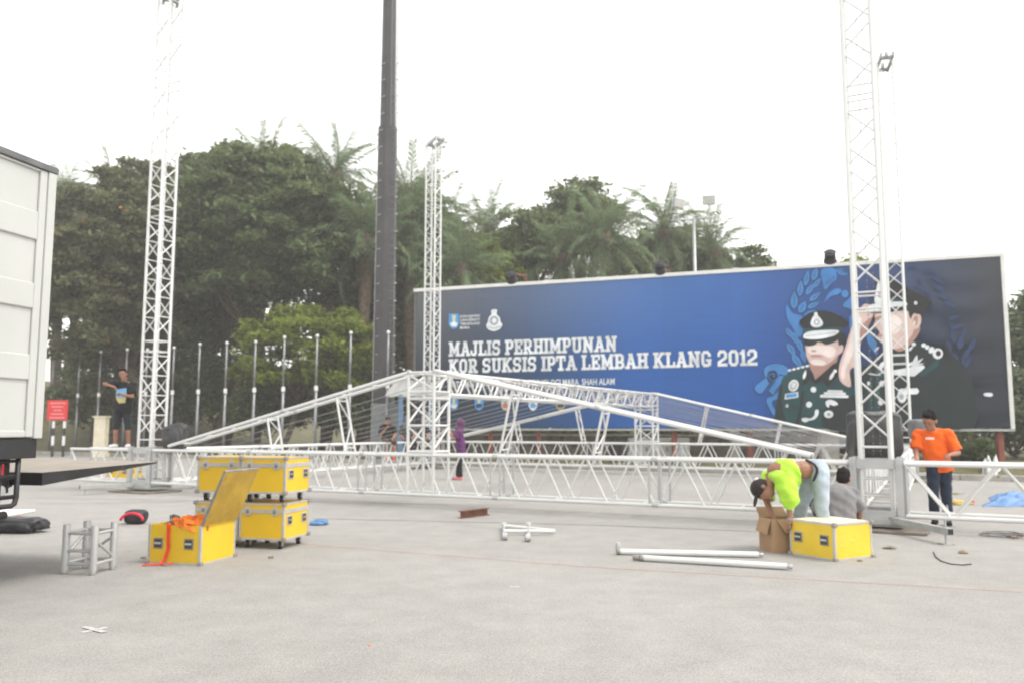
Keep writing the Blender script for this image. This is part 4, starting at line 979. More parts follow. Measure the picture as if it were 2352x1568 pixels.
tpath('hydraulic_ram', [(0.5, -0.1, 0.7), (0.36, -0.1, 0.86)], 0.03, GALV); MB().tube([tp(0.3, -0.12, 0.86), tp(0.3, -0.09, 0.86)], 0.05, 14).obj('pivot_disc', GALV, lorry)
tpath('lift_arm', [(0.5, -0.4, 0.8), (-0.1, -0.4, 0.9)], 0.04); tpath('lift_arm', [(0.5, -2.0, 0.8), (-0.1, -2.0, 0.9)], 0.04)
# tail lift platform: a wedge, thick at the hinge, reaching back from the tail
PLAT = mat('platform_tread', (0.3, 0.265, 0.225), 0.7, 0, 0.1, 4, bump=0.2, bscale=40)
pz0, pz1 = 1.0, 1.03
lf = MB(); a = [tp(-0.06, -0.02, pz0-0.003), tp(-0.06, -2.4, pz0-0.003), tp(-1.62, -2.4, pz1+0.03), tp(-1.62, -0.02, pz1-0.003)]
lo = [p-V(0, 0, 0.11 if k < 2 else 0.012) for k, p in enumerate(a)]
lf.add(a+lo, [(3, 2, 1, 0), (4, 5, 6, 7), (1, 5, 4, 0), (2, 6, 5, 1), (3, 7, 6, 2), (0, 4, 7, 3)])
plf = lf.obj('lift_platform', BLACK, lorry)
MB().add([p+V(0, 0, 0.003) for p in a], [(3, 2, 1, 0)]).obj('tread_plate', PLAT, plf)
def wheel(x, y):
    wo = MB().tube([MT @ V(x, y, 0.48), MT @ V(x, y-0.28, 0.48)], 0.48, 24).obj('tyre', RUBBER, lorry, bevel=0.04)
    MB().tube([MT @ V(x, y+0.01, 0.48), MT @ V(x, y-0.29, 0.48)], 0.27, 16).obj('rim', GALV, wo)
for wx in (1.75, 6.6):
    for wy in (-0.1, -2.06): wheel(wx, wy)
tb('cab', (5.75, -2.39, 0.6), (7.7, -0.05, 2.9), CWH, bevel=0.08)
tb('cab_windscreen', (7.69, -2.24, 1.8), (7.71, -0.2, 2.7), mat('dark_glass', (0.02, 0.025, 0.03), 0.1))
tb('cab_window', (6.2, -0.052, 1.8), (7.3, -0.04, 2.6), MATS['dark_glass'])
q0, q1 = G(-60, 1186), G(52, 1180)
MB().box((q0.x, q0.y-0.05, 0.005), (q1.x, q1.y+0.35, 0.045)).obj('white_plank', WHT, bevel=0.005)
tag(bpy.data.objects[-1] if False else [o for o in col.objects if o.name.startswith('white_plank')][0], 'white plank lying on asphalt beyond the lorry underside', 'plank')

# ------------------------------------------------------------------ flight cases
TRIM = mat('case_trim', (0.5, 0.5, 0.49), 0.4, 0.4, 0.1, 6)
CORN = mat('case_corner', (0.3, 0.28, 0.26), 0.45, 0.5, 0.2, 10)
HDL = mat('handle_dark', (0.05, 0.05, 0.05), 0.5)
def case(corner, ang, a, b, z0, z1, label, casters=True, lid=True, open_=False, body=YEL, top=None, handles=(1, 1), band=True, group='yellow flight cases'):
    """corner = nearest bottom corner; ang = heading of the left face from far-left to the corner; a,b face widths"""
    e1 = V(math.cos(ang), math.sin(ang), 0); e2 = V(-math.sin(ang), math.cos(ang), 0)
    # local: x from far-left(-a) to corner(0), y away (0..b)
    M = Matrix(((e1.x, e2.x, 0, corner.x), (e1.y, e2.y, 0, corner.y), (0, 0, 1, 0), (0, 0, 0, 1)))
    t = thing('flight_case', M @ V(-a/2, b/2, z0-(0.1 if casters else 0)), label, 'flight case', group)
    def bx(name, p, q, m, par=t, bevel=0.0): return MB().box(p, q, M).obj(name, m, par, bevel=bevel)
    w = 0.012
    if not open_:
        bx('case_body', (-a+0.004, 0.004, z0+0.004), (-0.004, b-0.004, z1-0.004), body)
        if top: bx('case_top', (-a+0.02, 0.02, z1-0.003), (-0.02, b-0.02, z1+0.004), top)
    else:
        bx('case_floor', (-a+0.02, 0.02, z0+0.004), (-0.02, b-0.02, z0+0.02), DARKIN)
        for p, q in (((-a+0.004, 0.004, z0+0.004), (-0.004, w, z1-0.004)), ((-a+0.004, b-w, z0+0.004), (-0.004, b-0.004, z1-0.004)), ((-w, w, z0+0.004), (-0.004, b-w, z1-0.004)), ((-a+0.004, w, z0+0.004), (-a+w, b-w, z1-0.004))):
            bx('case_wall', p, q, body)
    ew = 0.026
    for x in (-a, -ew):                                        # upright edge trims
        for y in (0, b-ew): bx('edge_trim', (x, y, z0), (x+ew, y+ew, z1), TRIM)
    for z in (z0, z1-ew*0.8):
        if open_ and z > z0: ewz = 0.012
        else: ewz = ew
        if open_ and z > z0: continue
        for y in (0, b-ew): bx('edge_trim', (-a+ew, y-0.001, z), (-ew, y+ew-0.002, z+ewz*0.8), TRIM)
        for x in (-a, -ew): bx('edge_trim', (x-0.001, ew, z), (x+ew+0.001, b-ew, z+ewz*0.8), TRIM)
    for x in (-a, 0):
        for y in (0, b):
            for z in ((z0+0.012, z1-0.012) if not open_ else (z0+0.012,)):
                block(t, 'ball_corner', M @ T(V(x*0.985-(0.005 if x else -0.0), y*0.985+0.004, z)), (0.05, 0.05, 0.05), CORN, 0.014)
    if band:                                                   # tongue-and-groove lid band with latches
        zb_ = z1-0.115
        for y in (-0.003, b-0.005): bx('lid_band', (-a+ew, y, zb_), (-ew, y+0.008, zb_+0.045), TRIM)
        for x in (-a-0.003, -0.005): bx('lid_band', (x, ew, zb_), (x+0.008, b-ew, zb_+0.045), TRIM)
        for fx in (0.2, 0.8):
            la = bx('latch', (-a*fx-0.035, -0.011, zb_-0.03), (-a*fx+0.035, -0.004, zb_+0.07), TRIM, bevel=0.004)
            bx('latch_turn', (-a*fx-0.02, -0.018, zb_-0.005), (-a*fx+0.02, -0.0112, zb_+0.04), CORN, la, 0.003)
    def handle(face, f, z):
        if face == 0:
            pl = bx('handle_plate', (-a*f-0.055, -0.007, z-0.055), (-a*f+0.055, 0.0035, z+0.055), CORN, bevel=0.004)
            bx('handle_dish', (-a*f-0.042, -0.0095, z-0.042), (-a*f+0.042, -0.0072, z+0.042), HDL, pl)
            bx('handle_grip', (-a*f-0.038, -0.02, z-0.008), (-a*f+0.038, -0.0098, z+0.012), TRIM, pl, 0.004)
        else:
            pl = bx('handle_plate', (-0.0035, b*f-0.055, z-0.055), (0.007, b*f+0.055, z+0.055), TRIM, bevel=0.004)
            bx('handle_dish', (0.0072, b*f-0.042, z-0.042), (0.0095, b*f+0.042, z+0.042), HDL, pl)
            bx('handle_grip', (0.0098, b*f-0.038, z-0.008), (0.02, b*f+0.038, z+0.012), CORN, pl, 0.004)
    hz = z0+(z1-z0)*0.53
    for fce, on in ((0, handles[0]), (1, handles[1])):
        if on:
            for f in (0.22, 0.8): handle(fce, f, hz)
    if casters:
        for fx in (0.14, 0.86):
            for fy in (0.14, 0.86):
                c = M @ V(-a*fx, b*fy, z0)
                ca = MB(); ca.box((-0.03, -0.03, -0.012), (0.03, 0.03, -0.0005), T(c)); ca.box((-0.028, -0.03, -0.07), (-0.022, 0.03, -0.012), T(c)); ca.box((0.022, -0.03, -0.07), (0.028, 0.03, -0.012), T(c))
                co = ca.obj('caster_fork', GALV, t)
                MB().tube([c+V(-0.02, 0, -0.058), c+V(0.02, 0, -0.058)], 0.043, 14).obj('caster_wheel', RUBBER, co)
    return t, M
sc_ = G(650, 1262); AN = R(-14.5)
e1_ = V(math.cos(AN), math.sin(AN), 0); e2_ = V(-math.sin(AN), math.cos(AN), 0)
case(sc_, AN, 0.58, 0.58, 0.102, 0.52, 'yellow flight case on wheels, bottom right one of the four stacked', handles=(0, 1))
case(sc_+e1_*0.005, AN, 0.58, 0.58, 0.627, 1.045, 'yellow flight case, top right one of the four stacked', handles=(0, 1))
case(sc_-e1_*0.61+e2_*0.03, AN, 0.58, 0.58, 0.102, 0.52, 'yellow flight case, bottom left of the four, behind the open lid', handles=(0, 1))
case(sc_-e1_*0.60+e2_*0.03, AN, 0.58, 0.58, 0.627, 1.045, 'yellow flight case, top left one of the four stacked', handles=(0, 1))
oc = G(459, 1299); AO = R(-14.3)
OT, OM = case(oc, AO, 0.62, 0.62, 0.0, 0.40, 'open yellow flight case full of orange straps, stained lid raised', casters=False, open_=True, band=False, handles=(1, 0))
# raised lid, hinged on the right-hand top edge
ld = V(0.40, 0, 0.915).normalized(); ln = V(ld.z, 0, -ld.x)
LM = Matrix(((ld.x, 0, ln.x, 0.0), (0, 1, 0, 0), (ld.z, 0, ln.z, 0.402), (0, 0, 0, 1)))
lid_ = MB().box((0.0, 0.005, 0.0), (0.6, 0.615, 0.016), OM @ LM).obj('lid', YEL, OT)
MB().box((0.012, 0.017, -0.004), (0.588, 0.603, -0.0005), OM @ LM).obj('lid_lining', YELIN, lid_)
MB().box((0.01, 0.013, 0.0165), (0.59, 0.607, 0.02), OM @ LM).obj('lid_panel', YELIN, lid_)
for y in (0.0, 0.603): MB().box((0.0, y, -0.006), (0.6, y+0.014, 0.018), OM @ LM).obj('lid_trim', CORN, lid_)
MB().box((0.59, 0.0, -0.007), (0.604, 0.617, 0.019), OM @ LM).obj('lid_trim', CORN, lid_)
for f in (0.08, 0.5, 0.9): MB().tube([OM @ V(0.004, f*0.62-0.03, 0.402), OM @ V(0.004, f*0.62+0.03, 0.402)], 0.012, 8).obj('hinge', CORN, lid_)
def ribbon(name, pts, wvec, m, label=None, cat=None, parent=None, th=0.004):
    b = MB(); vs = []
    for p, w in zip(pts, wvec if isinstance(wvec, list) else [wvec]*len(pts)):
        vs += [Vector(p)-Vector(w)/2, Vector(p)+Vector(w)/2]
    b.add(vs, [(2*i, 2*i+1, 2*i+3, 2*i+2) for i in range(len(pts)-1)])
    o = b.obj(name, m, parent); s = o.modifiers.new('s', 'SOLIDIFY'); s.thickness = th; s.offset = 0
    if label: tag(o, label, cat)
    return o
ORG = mat('orange_webbing', (0.75, 0.19, 0.02), 0.7, 0, 0.2, 8); REDW = mat('red_webbing', (0.75, 0.05, 0.02), 0.6, 0, 0.15, 8)
rnd = random.Random(4); cols = [ORG, ORG, mat('dark_orange_webbing', (0.45, 0.1, 0.015), 0.8), REDW, mat('grey_webbing', (0.12, 0.12, 0.12), 0.8), ORG, mat('green_rope', (0.2, 0.42, 0.35), 0.7), ORG]
labs = ['bright orange strap coil on top at the left in the open case', 'orange lashing strap lying across the middle of the open case', 'dark orange strap bundle beside the lid in open case', 'red strap end curled in the open case', 'grey strap heap at the back left inside the open case', 'orange strap roll near the front corner of the open case', 'pale green rope sticking up behind in the open case', 'orange strap tucked under the lid hinge side']
spots = [(-0.34, 0.2), (-0.22, 0.3), (-0.12, 0.2), (-0.16, 0.45), (-0.5, 0.35), (-0.14, 0.1), (-0.1, 0.52), (-0.24, 0.12)]
for i, (m_, lb) in enumerate(zip(cols, labs)):
    cx_, cy_ = spots[i]; pts = []; wv = []
    for j in range(26):
        q = j/25*2*math.pi*2.2
        r_ = 0.05+0.06*abs(math.sin(q*0.7+i)); r2 = r_*(1.3 if i % 2 else 0.8)
        pts.append(OM @ V(cx_+r2*math.cos(q)*1.1, cy_+r_*math.sin(q)*1.2, 0.345+0.06*math.sin(q*1.3+i*2)+0.02*(i % 3)+(0.04 if i == 6 else 0.02)))
        wv.append(V(0.012*math.sin(q), 0.01, 0.045+0.0*i))
    ribbon('lashing_strap', pts, wv, m_, lb, 'strap')
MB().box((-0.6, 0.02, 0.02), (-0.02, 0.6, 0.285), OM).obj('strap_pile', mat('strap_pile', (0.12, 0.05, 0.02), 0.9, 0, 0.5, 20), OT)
pts = [OM @ V(-0.36, 0.1, 0.36), OM @ V(-0.37, 0.01, 0.412), OM @ V(-0.372, -0.014, 0.40), OM @ V(-0.37, -0.018, 0.28), OM @ V(-0.362, -0.02, 0.17), OM @ V(-0.385, -0.03, 0.07), OM @ V(-0.41, -0.06, 0.012), OM @ V(-0.33, -0.09, 0.02), OM @ V(-0.28, -0.05, 0.03)]
e1o = (OM.to_3x3() @ V(1, 0, 0))*0.038
ribbon('red_strap', pts, [e1o]*6+[e1o*0.7+V(0, 0.02, 0), V(0, 0.036, 0), V(0, 0.03, 0.01)], REDW, 'red strap hanging down the front of open yellow case', 'strap')
ribbon('red_strap', [OM @ V(-0.42, -0.07, 0.008), OM @ V(-0.5, -0.11, 0.02), OM @ V(-0.57, -0.14, 0.006)], V(0, 0.035, 0.008), REDW, 'loose red strap end on asphalt at open case corner', 'strap')
rc0 = G(1919, 1289)
case(rc0, R(-60.4), 0.60, 0.60, 0.0, 0.385, 'scratched yellow flight case with pale top at right by cardboard box', casters=False, body=YELW, top=PLY, handles=(1, 0), band=False)
bc_ = P(296, 1118, 21.0); bc_.z = 0
case(bc_, R(-6), 0.62, 0.6, 0.102, 0.44, 'yellow flight case far off, under the left box truss', handles=(1, 1), band=False)

# ------------------------------------------------------------------ cardboard box
kc = G(1775, 1269); d1 = (G(1741, 1259)-kc); d2 = (G(1816, 1261)-kc)
d1.normalize(); d2 = V(-d1.y, d1.x, 0)*(1 if V(-d1.y, d1.x, 0).dot(d2) > 0 else -1)
aw_, bw_, hh = 0.30, 0.36, 0.37
CMx = Matrix(((d2.x, d1.x, 0, kc.x), (d2.y, d1.y, 0, kc.y), (0, 0, 1, 0), (0, 0, 0, 1)))
cb = thing('cardboard_box', CMx @ V(bw_/2, aw_/2, 0), 'open brown cardboard box before the bending man in lime green', 'box')
for nm, p, q in (('box_side', (0, 0, 0), (bw_, 0.006, hh)), ('box_side', (0, aw_-0.006, 0), (bw_, aw_, hh)), ('box_side', (0, 0.006, 0), (0.006, aw_-0.006, hh)), ('box_side', (bw_-0.006, 0.006, 0), (bw_, aw_-0.006, hh)), ('box_floor', (0.006, 0.006, 0.002), (bw_-0.006, aw_-0.006, 0.008))):
    MB().box(p, q, CMx).obj(nm, CARD, cb)
def flap(pts): 
    o = MB().add([CMx @ Vector(p) for p in pts], [(0, 1, 2, 3)]).obj('box_flap', CARD, cb); s = o.modifiers.new('s', 'SOLIDIFY'); s.thickness = 0.006
flap([(0.05, -0.004, hh), (0.33, -0.004, hh), (0.36, -0.07, hh-0.13), (0.14, -0.05, hh-0.15)])
flap([(-0.004, 0.02, hh), (-0.004, 0.28, hh), (-0.06, 0.27, hh-0.15), (-0.05, 0.03, hh-0.17)])
flap([(0.01, aw_, hh), (bw_, aw_, hh), (bw_, aw_+0.1, hh+0.1), (0.02, aw_+0.1, hh+0.1)])

# ------------------------------------------------------------------ truss corner cube standing on the asphalt, left
q1, q2, q3 = G(148, 1317), G(213, 1320), G(258, 1307)
q4 = q1+(q3-q2)
t = thing('corner_block', (q1+q2+q3+q4)/4, 'small square aluminium truss corner block standing alone at left', 'truss block')
cs = [q1, q2, q3, q4]; hgt = 0.465
for c in cs:
    tube(t, c+V(0, 0, 0.04), c+V(0, 0, hgt), 0.034, ALU2, 'leg', 12); tube(t, c, c+V(0, 0, 0.05), 0.029, GALV, 'spigot', 10)
for i in range(4):
    a, b = cs[i], cs[(i+1) % 4]
    for z in (0.1, 0.385): tube(t, a+V(0, 0, z), b+V(0, 0, z), 0.0165, ALU2, 'cross_bar')
tube(t, q1+V(0, 0, 0.22), q2+V(0, 0, 0.225), 0.016, ALU2, 'cross_bar')
tube(t, q1+V(0, 0, 0.17), q4+V(0, 0, 0.37), 0.0165, ALU2); tube(t, q2+V(0, 0, 0.33), q3+V(0, 0, 0.13), 0.014, ALU2); tube(t, q3+V(0, 0, 0.33), q4+V(0, 0, 0.13), 0.014, ALU2)

# ------------------------------------------------------------------ small things on the asphalt
def loose(o, l, c, g=None): return tag(o, l, c, g)
BAGB = mat('black_plastic', (0.03, 0.03, 0.034), 0.3, 0, 0.4, 6, bump=0.7, bscale=14)
g0 = G(35, 1224)
lump('black_bag', g0+V(-0.1, 0.1, 0.1), (0.42, 0.2, 0.1), BAGB, 'crumpled black plastic bag on asphalt below the lorry tail', 'bag', 11, 0.2)
g0 = G(10, 1205); lump('red_rag', g0+V(-0.05, 0.3, 0.05), (0.12, 0.08, 0.045), mat('faded_red', (0.5, 0.1, 0.09), 0.8), 'small faded red rag beside the black bag', 'rag', 12, 0.2, 2)
g0 = G(303, 1204); rb = lump('sports_bag', g0+V(0, 0.12, 0.1), (0.155, 0.12, 0.1), mat('bag_black', (0.02, 0.02, 0.024), 0.5), 'small black and red bag on asphalt between cases and corner block', 'bag', 21, 0.05)
bz = MB(); bpts = []
for k in range(11):
    q = math.pi*(k/10)
    bpts.append(g0+V(0.16*math.cos(q), -0.02+0.02*math.sin(q), 0.06+0.1*math.sin(q)))
WM[rb] = WM[rb]; o = bz.tube([p+V(0, -0.0, 0) for p in bpts], 0.022, 8).obj('red_piping', mat('bag_red', (0.6, 0.03, 0.06), 0.5), rb, smooth=True)
BLT = mat('blue_tarp', (0.1, 0.22, 0.44), 0.45, 0, 0.2, 6, bump=0.8, bscale=9)
g0 = G(730, 1206); lump('blue_bag', g0+V(0, 0.1, 0.035), (0.12, 0.11, 0.035), BLT, 'small blue plastic bag on asphalt right of stacked cases', 'bag', 31, 0.2, 2)
def sheet_heap(name, quad, hts, m, label, cat, seed=1, nx=44, ny=28, parent=None):
    rnd = random.Random(seed); ph = [rnd.uniform(0, 6) for _ in range(6)]; vs = []
    for j in range(ny):
        for i in range(nx):
            a, b = i/(nx-1), j/(ny-1)
            p = quad[0].lerp(quad[1], a).lerp(quad[3].lerp(quad[2], a), b)
            ed = min(1, 6*min(a, 1-a, b, 1-b))
            z = hts*(0.5+0.5*math.sin(a*9+b*5+ph[0])*math.sin(b*8-a*3+ph[1]))*(0.15+0.85*ed)+0.35*hts*math.sin(a*23+b*9+ph[2])*math.sin(b*19-a*6+ph[3])*ed+0.3*hts*abs(math.sin(a*31-b*22+ph[4]))*ed
            p = p+V(0.05*math.sin(b*11+ph[4])*(1-ed), 0.06*math.sin(a*13+ph[5])*(1-ed), 0)
            vs.append(V(p.x, p.y, max(0.006, z)))
    o = MB().add(vs, [(j*nx+i, j*nx+i+1, (j+1)*nx+i+1, (j+1)*nx+i) for j in range(ny-1) for i in range(nx-1)]).obj(name, m, smooth=True)
    s = o.modifiers.new('s', 'SOLIDIFY'); s.thickness = 0.004
    return tag(o, label, cat)
sheet_heap('blue_tarpaulin', [G(2262, 1163), G(2420, 1163), G(2430, 1134), G(2285, 1134)], 0.09, BLT, 'crumpled blue tarpaulin on asphalt behind right truss stub', 'tarpaulin', 3)
sheet_heap('white_sheet', [G(2248, 1097), G(2290, 1099), G(2305, 1083), G(2268, 1080)], 0.45, mat('pale_sheet', (0.6, 0.6, 0.58), 0.6), 'pale folded sheet on asphalt by the kerb at right', 'sheet', 6, 14, 8)
o = MB().tube([G(2236, 1190)+V(0, 0, 0.03), G(2420, 1196)+V(0, 0, 0.03)], 0.035, 10).obj('ground_tube', WHT, smooth=True); tag(o, 'white tube with blue end on asphalt below right truss stub', 'tube')
a_ = G(2231, 1189.6); b_ = G(2252, 1190.4)
MB().tube([a_+V(0, 0, 0.03), b_+V(0, 0, 0.03)], 0.038, 10).obj('blue_end', BLT, o, smooth=True)
# rope tangles, cable coils, litter
def tangle(name, c, r, m, label, cat, n=60, rad=0.012, seed=0, flatz=0.05):
    rnd = random.Random(seed); pts = []; ph = rnd.uniform(0, 6)
    for i in range(n):
        q = i*0.55+ph; rr = 0.45+0.55*math.sin(i*0.37+ph)*math.cos(i*0.23)
        pts.append(c+V(r[0]*rr*math.cos(q), r[1]*rr*math.sin(q*1.03), rad+flatz*(0.5+0.5*math.sin(i*0.9))))
    o = MB().tube(pts, rad, 6).obj(name, m, smooth=True); return tag(o, label, cat)
tangle('rope_tangle', G(2205, 1158), (0.32, 0.2), mat('yellow_rope', (0.55, 0.42, 0.12), 0.8), 'tangle of yellow rope on asphalt behind the man in orange', 'rope', 70, 0.014, 2)
tangle('rope_tangle', G(2226, 1154), (0.12, 0.12), REDW, 'small tangle of red strap beside the yellow rope', 'rope', 30, 0.014, 5)
tangle('rope_tangle', G(2190, 1135), (0.3, 0.15), mat('olive_rope', (0.25, 0.24, 0.12), 0.8), 'olive rope scrap on asphalt beyond the yellow rope', 'rope', 30, 0.01, 9, 0.02)
cpts = []
for i in range(90):
    q = i*0.3; rr = 1+0.1*math.sin(i*0.7)
    cpts.append(G(2300, 1230)+V(0.24*rr*math.cos(q), 0.2*rr*math.sin(q), 0.01+0.03*(0.5+0.5*math.sin(i*0.41))))
o = MB().tube(cpts, 0.004, 5).obj('wire_coil', mat('grey_wire', (0.2, 0.2, 0.2), 0.5, 0.4), smooth=True); tag(o, 'loose coil of thin grey wire on asphalt at far right', 'wire coil')
t = thing('shackle_heap', G(2336, 1236), 'small heap of rusty shackles beside the wire coil', 'shackles')
for k in range(5):
    c = G(2316+k*8, 1233+(k % 3)*3); pts = [c+V(0.03*math.cos(q*0.6), 0.03*math.sin(q*0.6)*0.7, 0.012+0.006*k) for q in range(9)]
    MB().tube(pts, 0.008, 6).obj('shackle', RUST, t)
cpts = [G(2144, 1268), G(2150, 1280), G(2162, 1289), G(2185, 1296), G(2210, 1298), G(2231, 1296)]
o = MB().tube([p+V(0, 0, 0.008) for p in cpts], 0.006, 6).obj('black_cable', RUBBER, smooth=True); tag(o, 'short curved black cable on asphalt at lower right', 'cable')
LEAFB = mat('dry_litter', (0.2, 0.15, 0.08), 0.9)
for (px, py, s, lab) in ((2044, 1259, 0.09, 'crumpled brown scrap on asphalt right of the scratched case'), (2210, 1270, 0.07, 'thin brown twig on asphalt at lower right'), (623, 1281, 0.045, 'small dark scrap on asphalt right of stacked cases'), (330, 1281, 0.04, 'tiny brown leaf left of the open case'), (848, 1482, 0.013, 'tiny orange fleck on asphalt in the near foreground'), (1975, 1288, 0.04, 'small brown leaf by scratched case corner')):
    c = G(px, py); rr = random.Random(px); b = MB(); vs = [c+V(0, 0, s*0.35)]
    for k in range(7): 
        q = 2*math.pi*k/7; vs.append(c+V(s*rr.uniform(.5, 1)*math.cos(q), s*rr.uniform(.5, 1)*math.sin(q), rr.uniform(0.003, s*0.5)))
    b.add(vs, [(0, 1+k, 1+(k+1) % 7) for k in range(7)]); o = b.obj('litter_scrap', LEAFB if py < 1400 else ORG); sol = o.modifiers.new('s', 'SOLIDIFY'); sol.thickness = 0.003; tag(o, lab, 'litter', 'litter on the asphalt')
# rusty I beam offcut
c0, c1 = G(1063, 1190), G(1125, 1182); dd = (c1-c0).normalized(); nn = V(-dd.y, dd.x, 0); Li = (c1-c0).length
Mi = Matrix(((dd.x, nn.x, 0, c0.x), (dd.y, nn.y, 0, c0.y), (0, 0, 1, 0), (0, 0, 0, 1)))
ib = MB(); ib.box((0, 0, 0), (Li, 0.1, 0.012), Mi); ib.box((0, 0, 0.1), (Li, 0.1, 0.112), Mi); ib.box((0, 0.044, 0.0125), (Li, 0.054, 0.0995), Mi)
tag(ib.obj('steel_beam', RUST), 'short rusty steel I beam lying on asphalt in the centre', 'steel beam')
# pipe couplers in a heap
t = thing('coupler_pipes', G(1205, 1235), 'pair of short aluminium pipes with clamps crossed on asphalt', 'pipes')
tube(t, G(1155, 1228)+V(0, 0, 0.05), G(1272, 1228)+V(0, 0, 0.05), 0.024, ALU, 'pipe', 10)
tube(t, G(1158, 1217)+V(0, 0, 0.06), G(1275, 1225)+V(0, 0, 0.04), 0.022, ALU, 'pipe', 10)
for px, py in ((1158, 1214), (1160, 1240), (1215, 1214), (1213, 1243)):
    c = G(px, py); MB().tube([c+V(-0.03, 0, 0.05), c+V(0.03, 0, 0.05)], 0.045, 10).obj('clamp', ALU2, t)
tube(t, G(1158, 1240)+V(0, 0, 0.05), G(1157, 1214)+V(0, 0, 0.06), 0.02, ALU2, 'cross_pipe'); tube(t, G(1213, 1243)+V(0, 0, 0.05), G(1216, 1213)+V(0, 0, 0.06), 0.02, ALU2, 'cross_pipe')
# two long aluminium tubes
for (pa, pb, lab) in (((1426, 1273), (1742, 1280), 'long white aluminium tube on asphalt, the farther of two'), ((1480, 1288), (1808, 1308), 'long white aluminium tube on asphalt, the nearer of two')):
    a, b = G(*pa)+V(0, 0, 0.034), G(*pb)+V(0, 0, 0.034); d = (b-a).normalized()
    t = thing('long_tube', G(*pa), lab, 'tube', 'loose aluminium tubes')
    tube(t, a, b, 0.032, ALU, 'shaft', 14); tube(t, b, b+d*0.05, 0.022, GALV, 'spigot', 10)
    tube(t, a-d*0.05, a, 0.036, CORN, 'end_clamp', 10)
    if pa[0] < 1450: tube(t, a-d*0.03, a-d*0.03+V(0, 0, 0.1), 0.03, ALU2, 'end_lug', 10)
    else: tube(t, a-d*0.12, a-d*0.05, 0.028, CORN, 'end_lug', 10)
# markings
ORL = mat('orange_chalk', (0.55, 0.26, 0.17), 0.9, 0, 0.15, 3)
o = strip('orange_setting_out_line', [G(60, 1190), G(330, 1211), G(720, 1251), G(1345, 1301), G(2400, 1362)], 0.012, ORL, 0.004); tag(o, kind='structure')
TAPE = mat('white_tape', (0.52, 0.52, 0.5), 0.7, 0, 0.15, 14, c2=(0.36, 0.35, 0.33), thr=0.52)
t = thing('tape_cross', G(217, 1446), 'white tape cross stuck on asphalt in the left foreground', 'tape mark')
for z, (a, b) in ((0.003, (G(188, 1452), G(246, 1440))), (0.006, (G(194, 1440), G(240, 1452)))):
    d = (b-a).normalized(); n_ = V(-d.y, d.x, 0)*0.022
    MB().add([a-n_+V(0, 0, z), b-n_+V(0, 0, z), b+n_+V(0, 0, z), a+n_+V(0, 0, z)], [(0, 1, 2, 3)]).obj('tape_strip', TAPE, t)
a = G(1183, 1347)
tag(MB().add([a+V(-0.05, -0.02, 0.003), a+V(0.05, -0.024, 0.003), a+V(0.04, 0.02, 0.003), a+V(-0.045, 0.024, 0.003)], [(0, 1, 2, 3)]).obj('tape_mark', TAPE), 'tiny white tape mark on asphalt in the middle foreground', 'tape mark')
# ------------------------------------------------------------------ people
def remeshed(b, name, m, voxel, iters=4, fold=0.0):
    me = b.mesh('tmp', m); ob = bpy.data.objects.new('tmp', me); col.objects.link(ob)
    md = ob.modifiers.new('r', 'REMESH'); md.mode = 'VOXEL'; md.voxel_size = voxel; md.use_smooth_shade = True
    sm = ob.modifiers.new('s', 'SMOOTH'); sm.factor = 0.5; sm.iterations = iters
    dg = bpy.context.evaluated_depsgraph_get(); out = bpy.data.meshes.new_from_object(ob.evaluated_get(dg)); out.name = name
    bpy.data.objects.remove(ob); bpy.data.meshes.remove(me)
    if fold:
        nv = len(out.vertices); co = np.empty(nv*3, np.float32); no = np.empty(nv*3, np.float32)
        out.vertices.foreach_get('co', co); out.vertex_normals.foreach_get('vector', no)
        co = co.reshape(-1, 3); no = no.reshape(-1, 3); x, y, z = co.T
        k = np.sin(x*27+z*15+2*np.sin(z*9+y*7))*np.sin(y*21-z*19+1.5*np.sin(x*12))+0.5*np.sin(z*43+x*29+y*13)
        out.vertices.foreach_set('co', np.ascontiguousarray(co+no*(fold*k)[:, None]).ravel()); out.update()
    out.materials.clear(); out.materials.append(m)
    for p in out.polygons: p.use_smooth = True
    return out
def frame(z, x):
    z = Vector(z).normalized(); x = Vector(x); x = (x - z*x.dot(z)).normalized(); y = z.cross(x)
    return Matrix((x, y, z)).transposed()
def hand(b, wr, el, curl_dir, s=1.0):
    d = (Vector(wr)-Vector(el)).normalized(); side = d.cross(Vector(curl_dir)).normalized(); cd = side.cross(d).normalized()
    pc = Vector(wr)+d*0.045*s
    b.ell(pc, (0.038*s, 0.02*s, 0.05*s), frame(d, side))
    for i, (o, L) in enumerate(((-0.029, 0.06), (-0.01, 0.072), (0.01, 0.068), (0.028, 0.052))):
        k0 = Vector(wr)+d*0.083*s+side*o*s; k1 = k0+(d*0.75+cd*0.55).normalized()*L*0.55*s; k2 = k1+(d*0.25+cd*0.95).normalized()*L*0.5*s
        b.cap(k0-d*0.012, k1, 0.0098*s, 0.009*s, 8); b.cap(k1, k2, 0.009*s, 0.0078*s, 8)
    t0 = Vector(wr)+d*0.03*s-side*0.032*s; t1 = t0+(d*0.6-side*0.6+cd*0.4).normalized()*0.035*s; t2 = t1+(d*0.8+cd*0.5).normalized()*0.03*s
    b.cap(t0, t1, 0.0125*s, 0.0105*s, 8); b.cap(t1, t2, 0.0105*s, 0.009*s, 8)
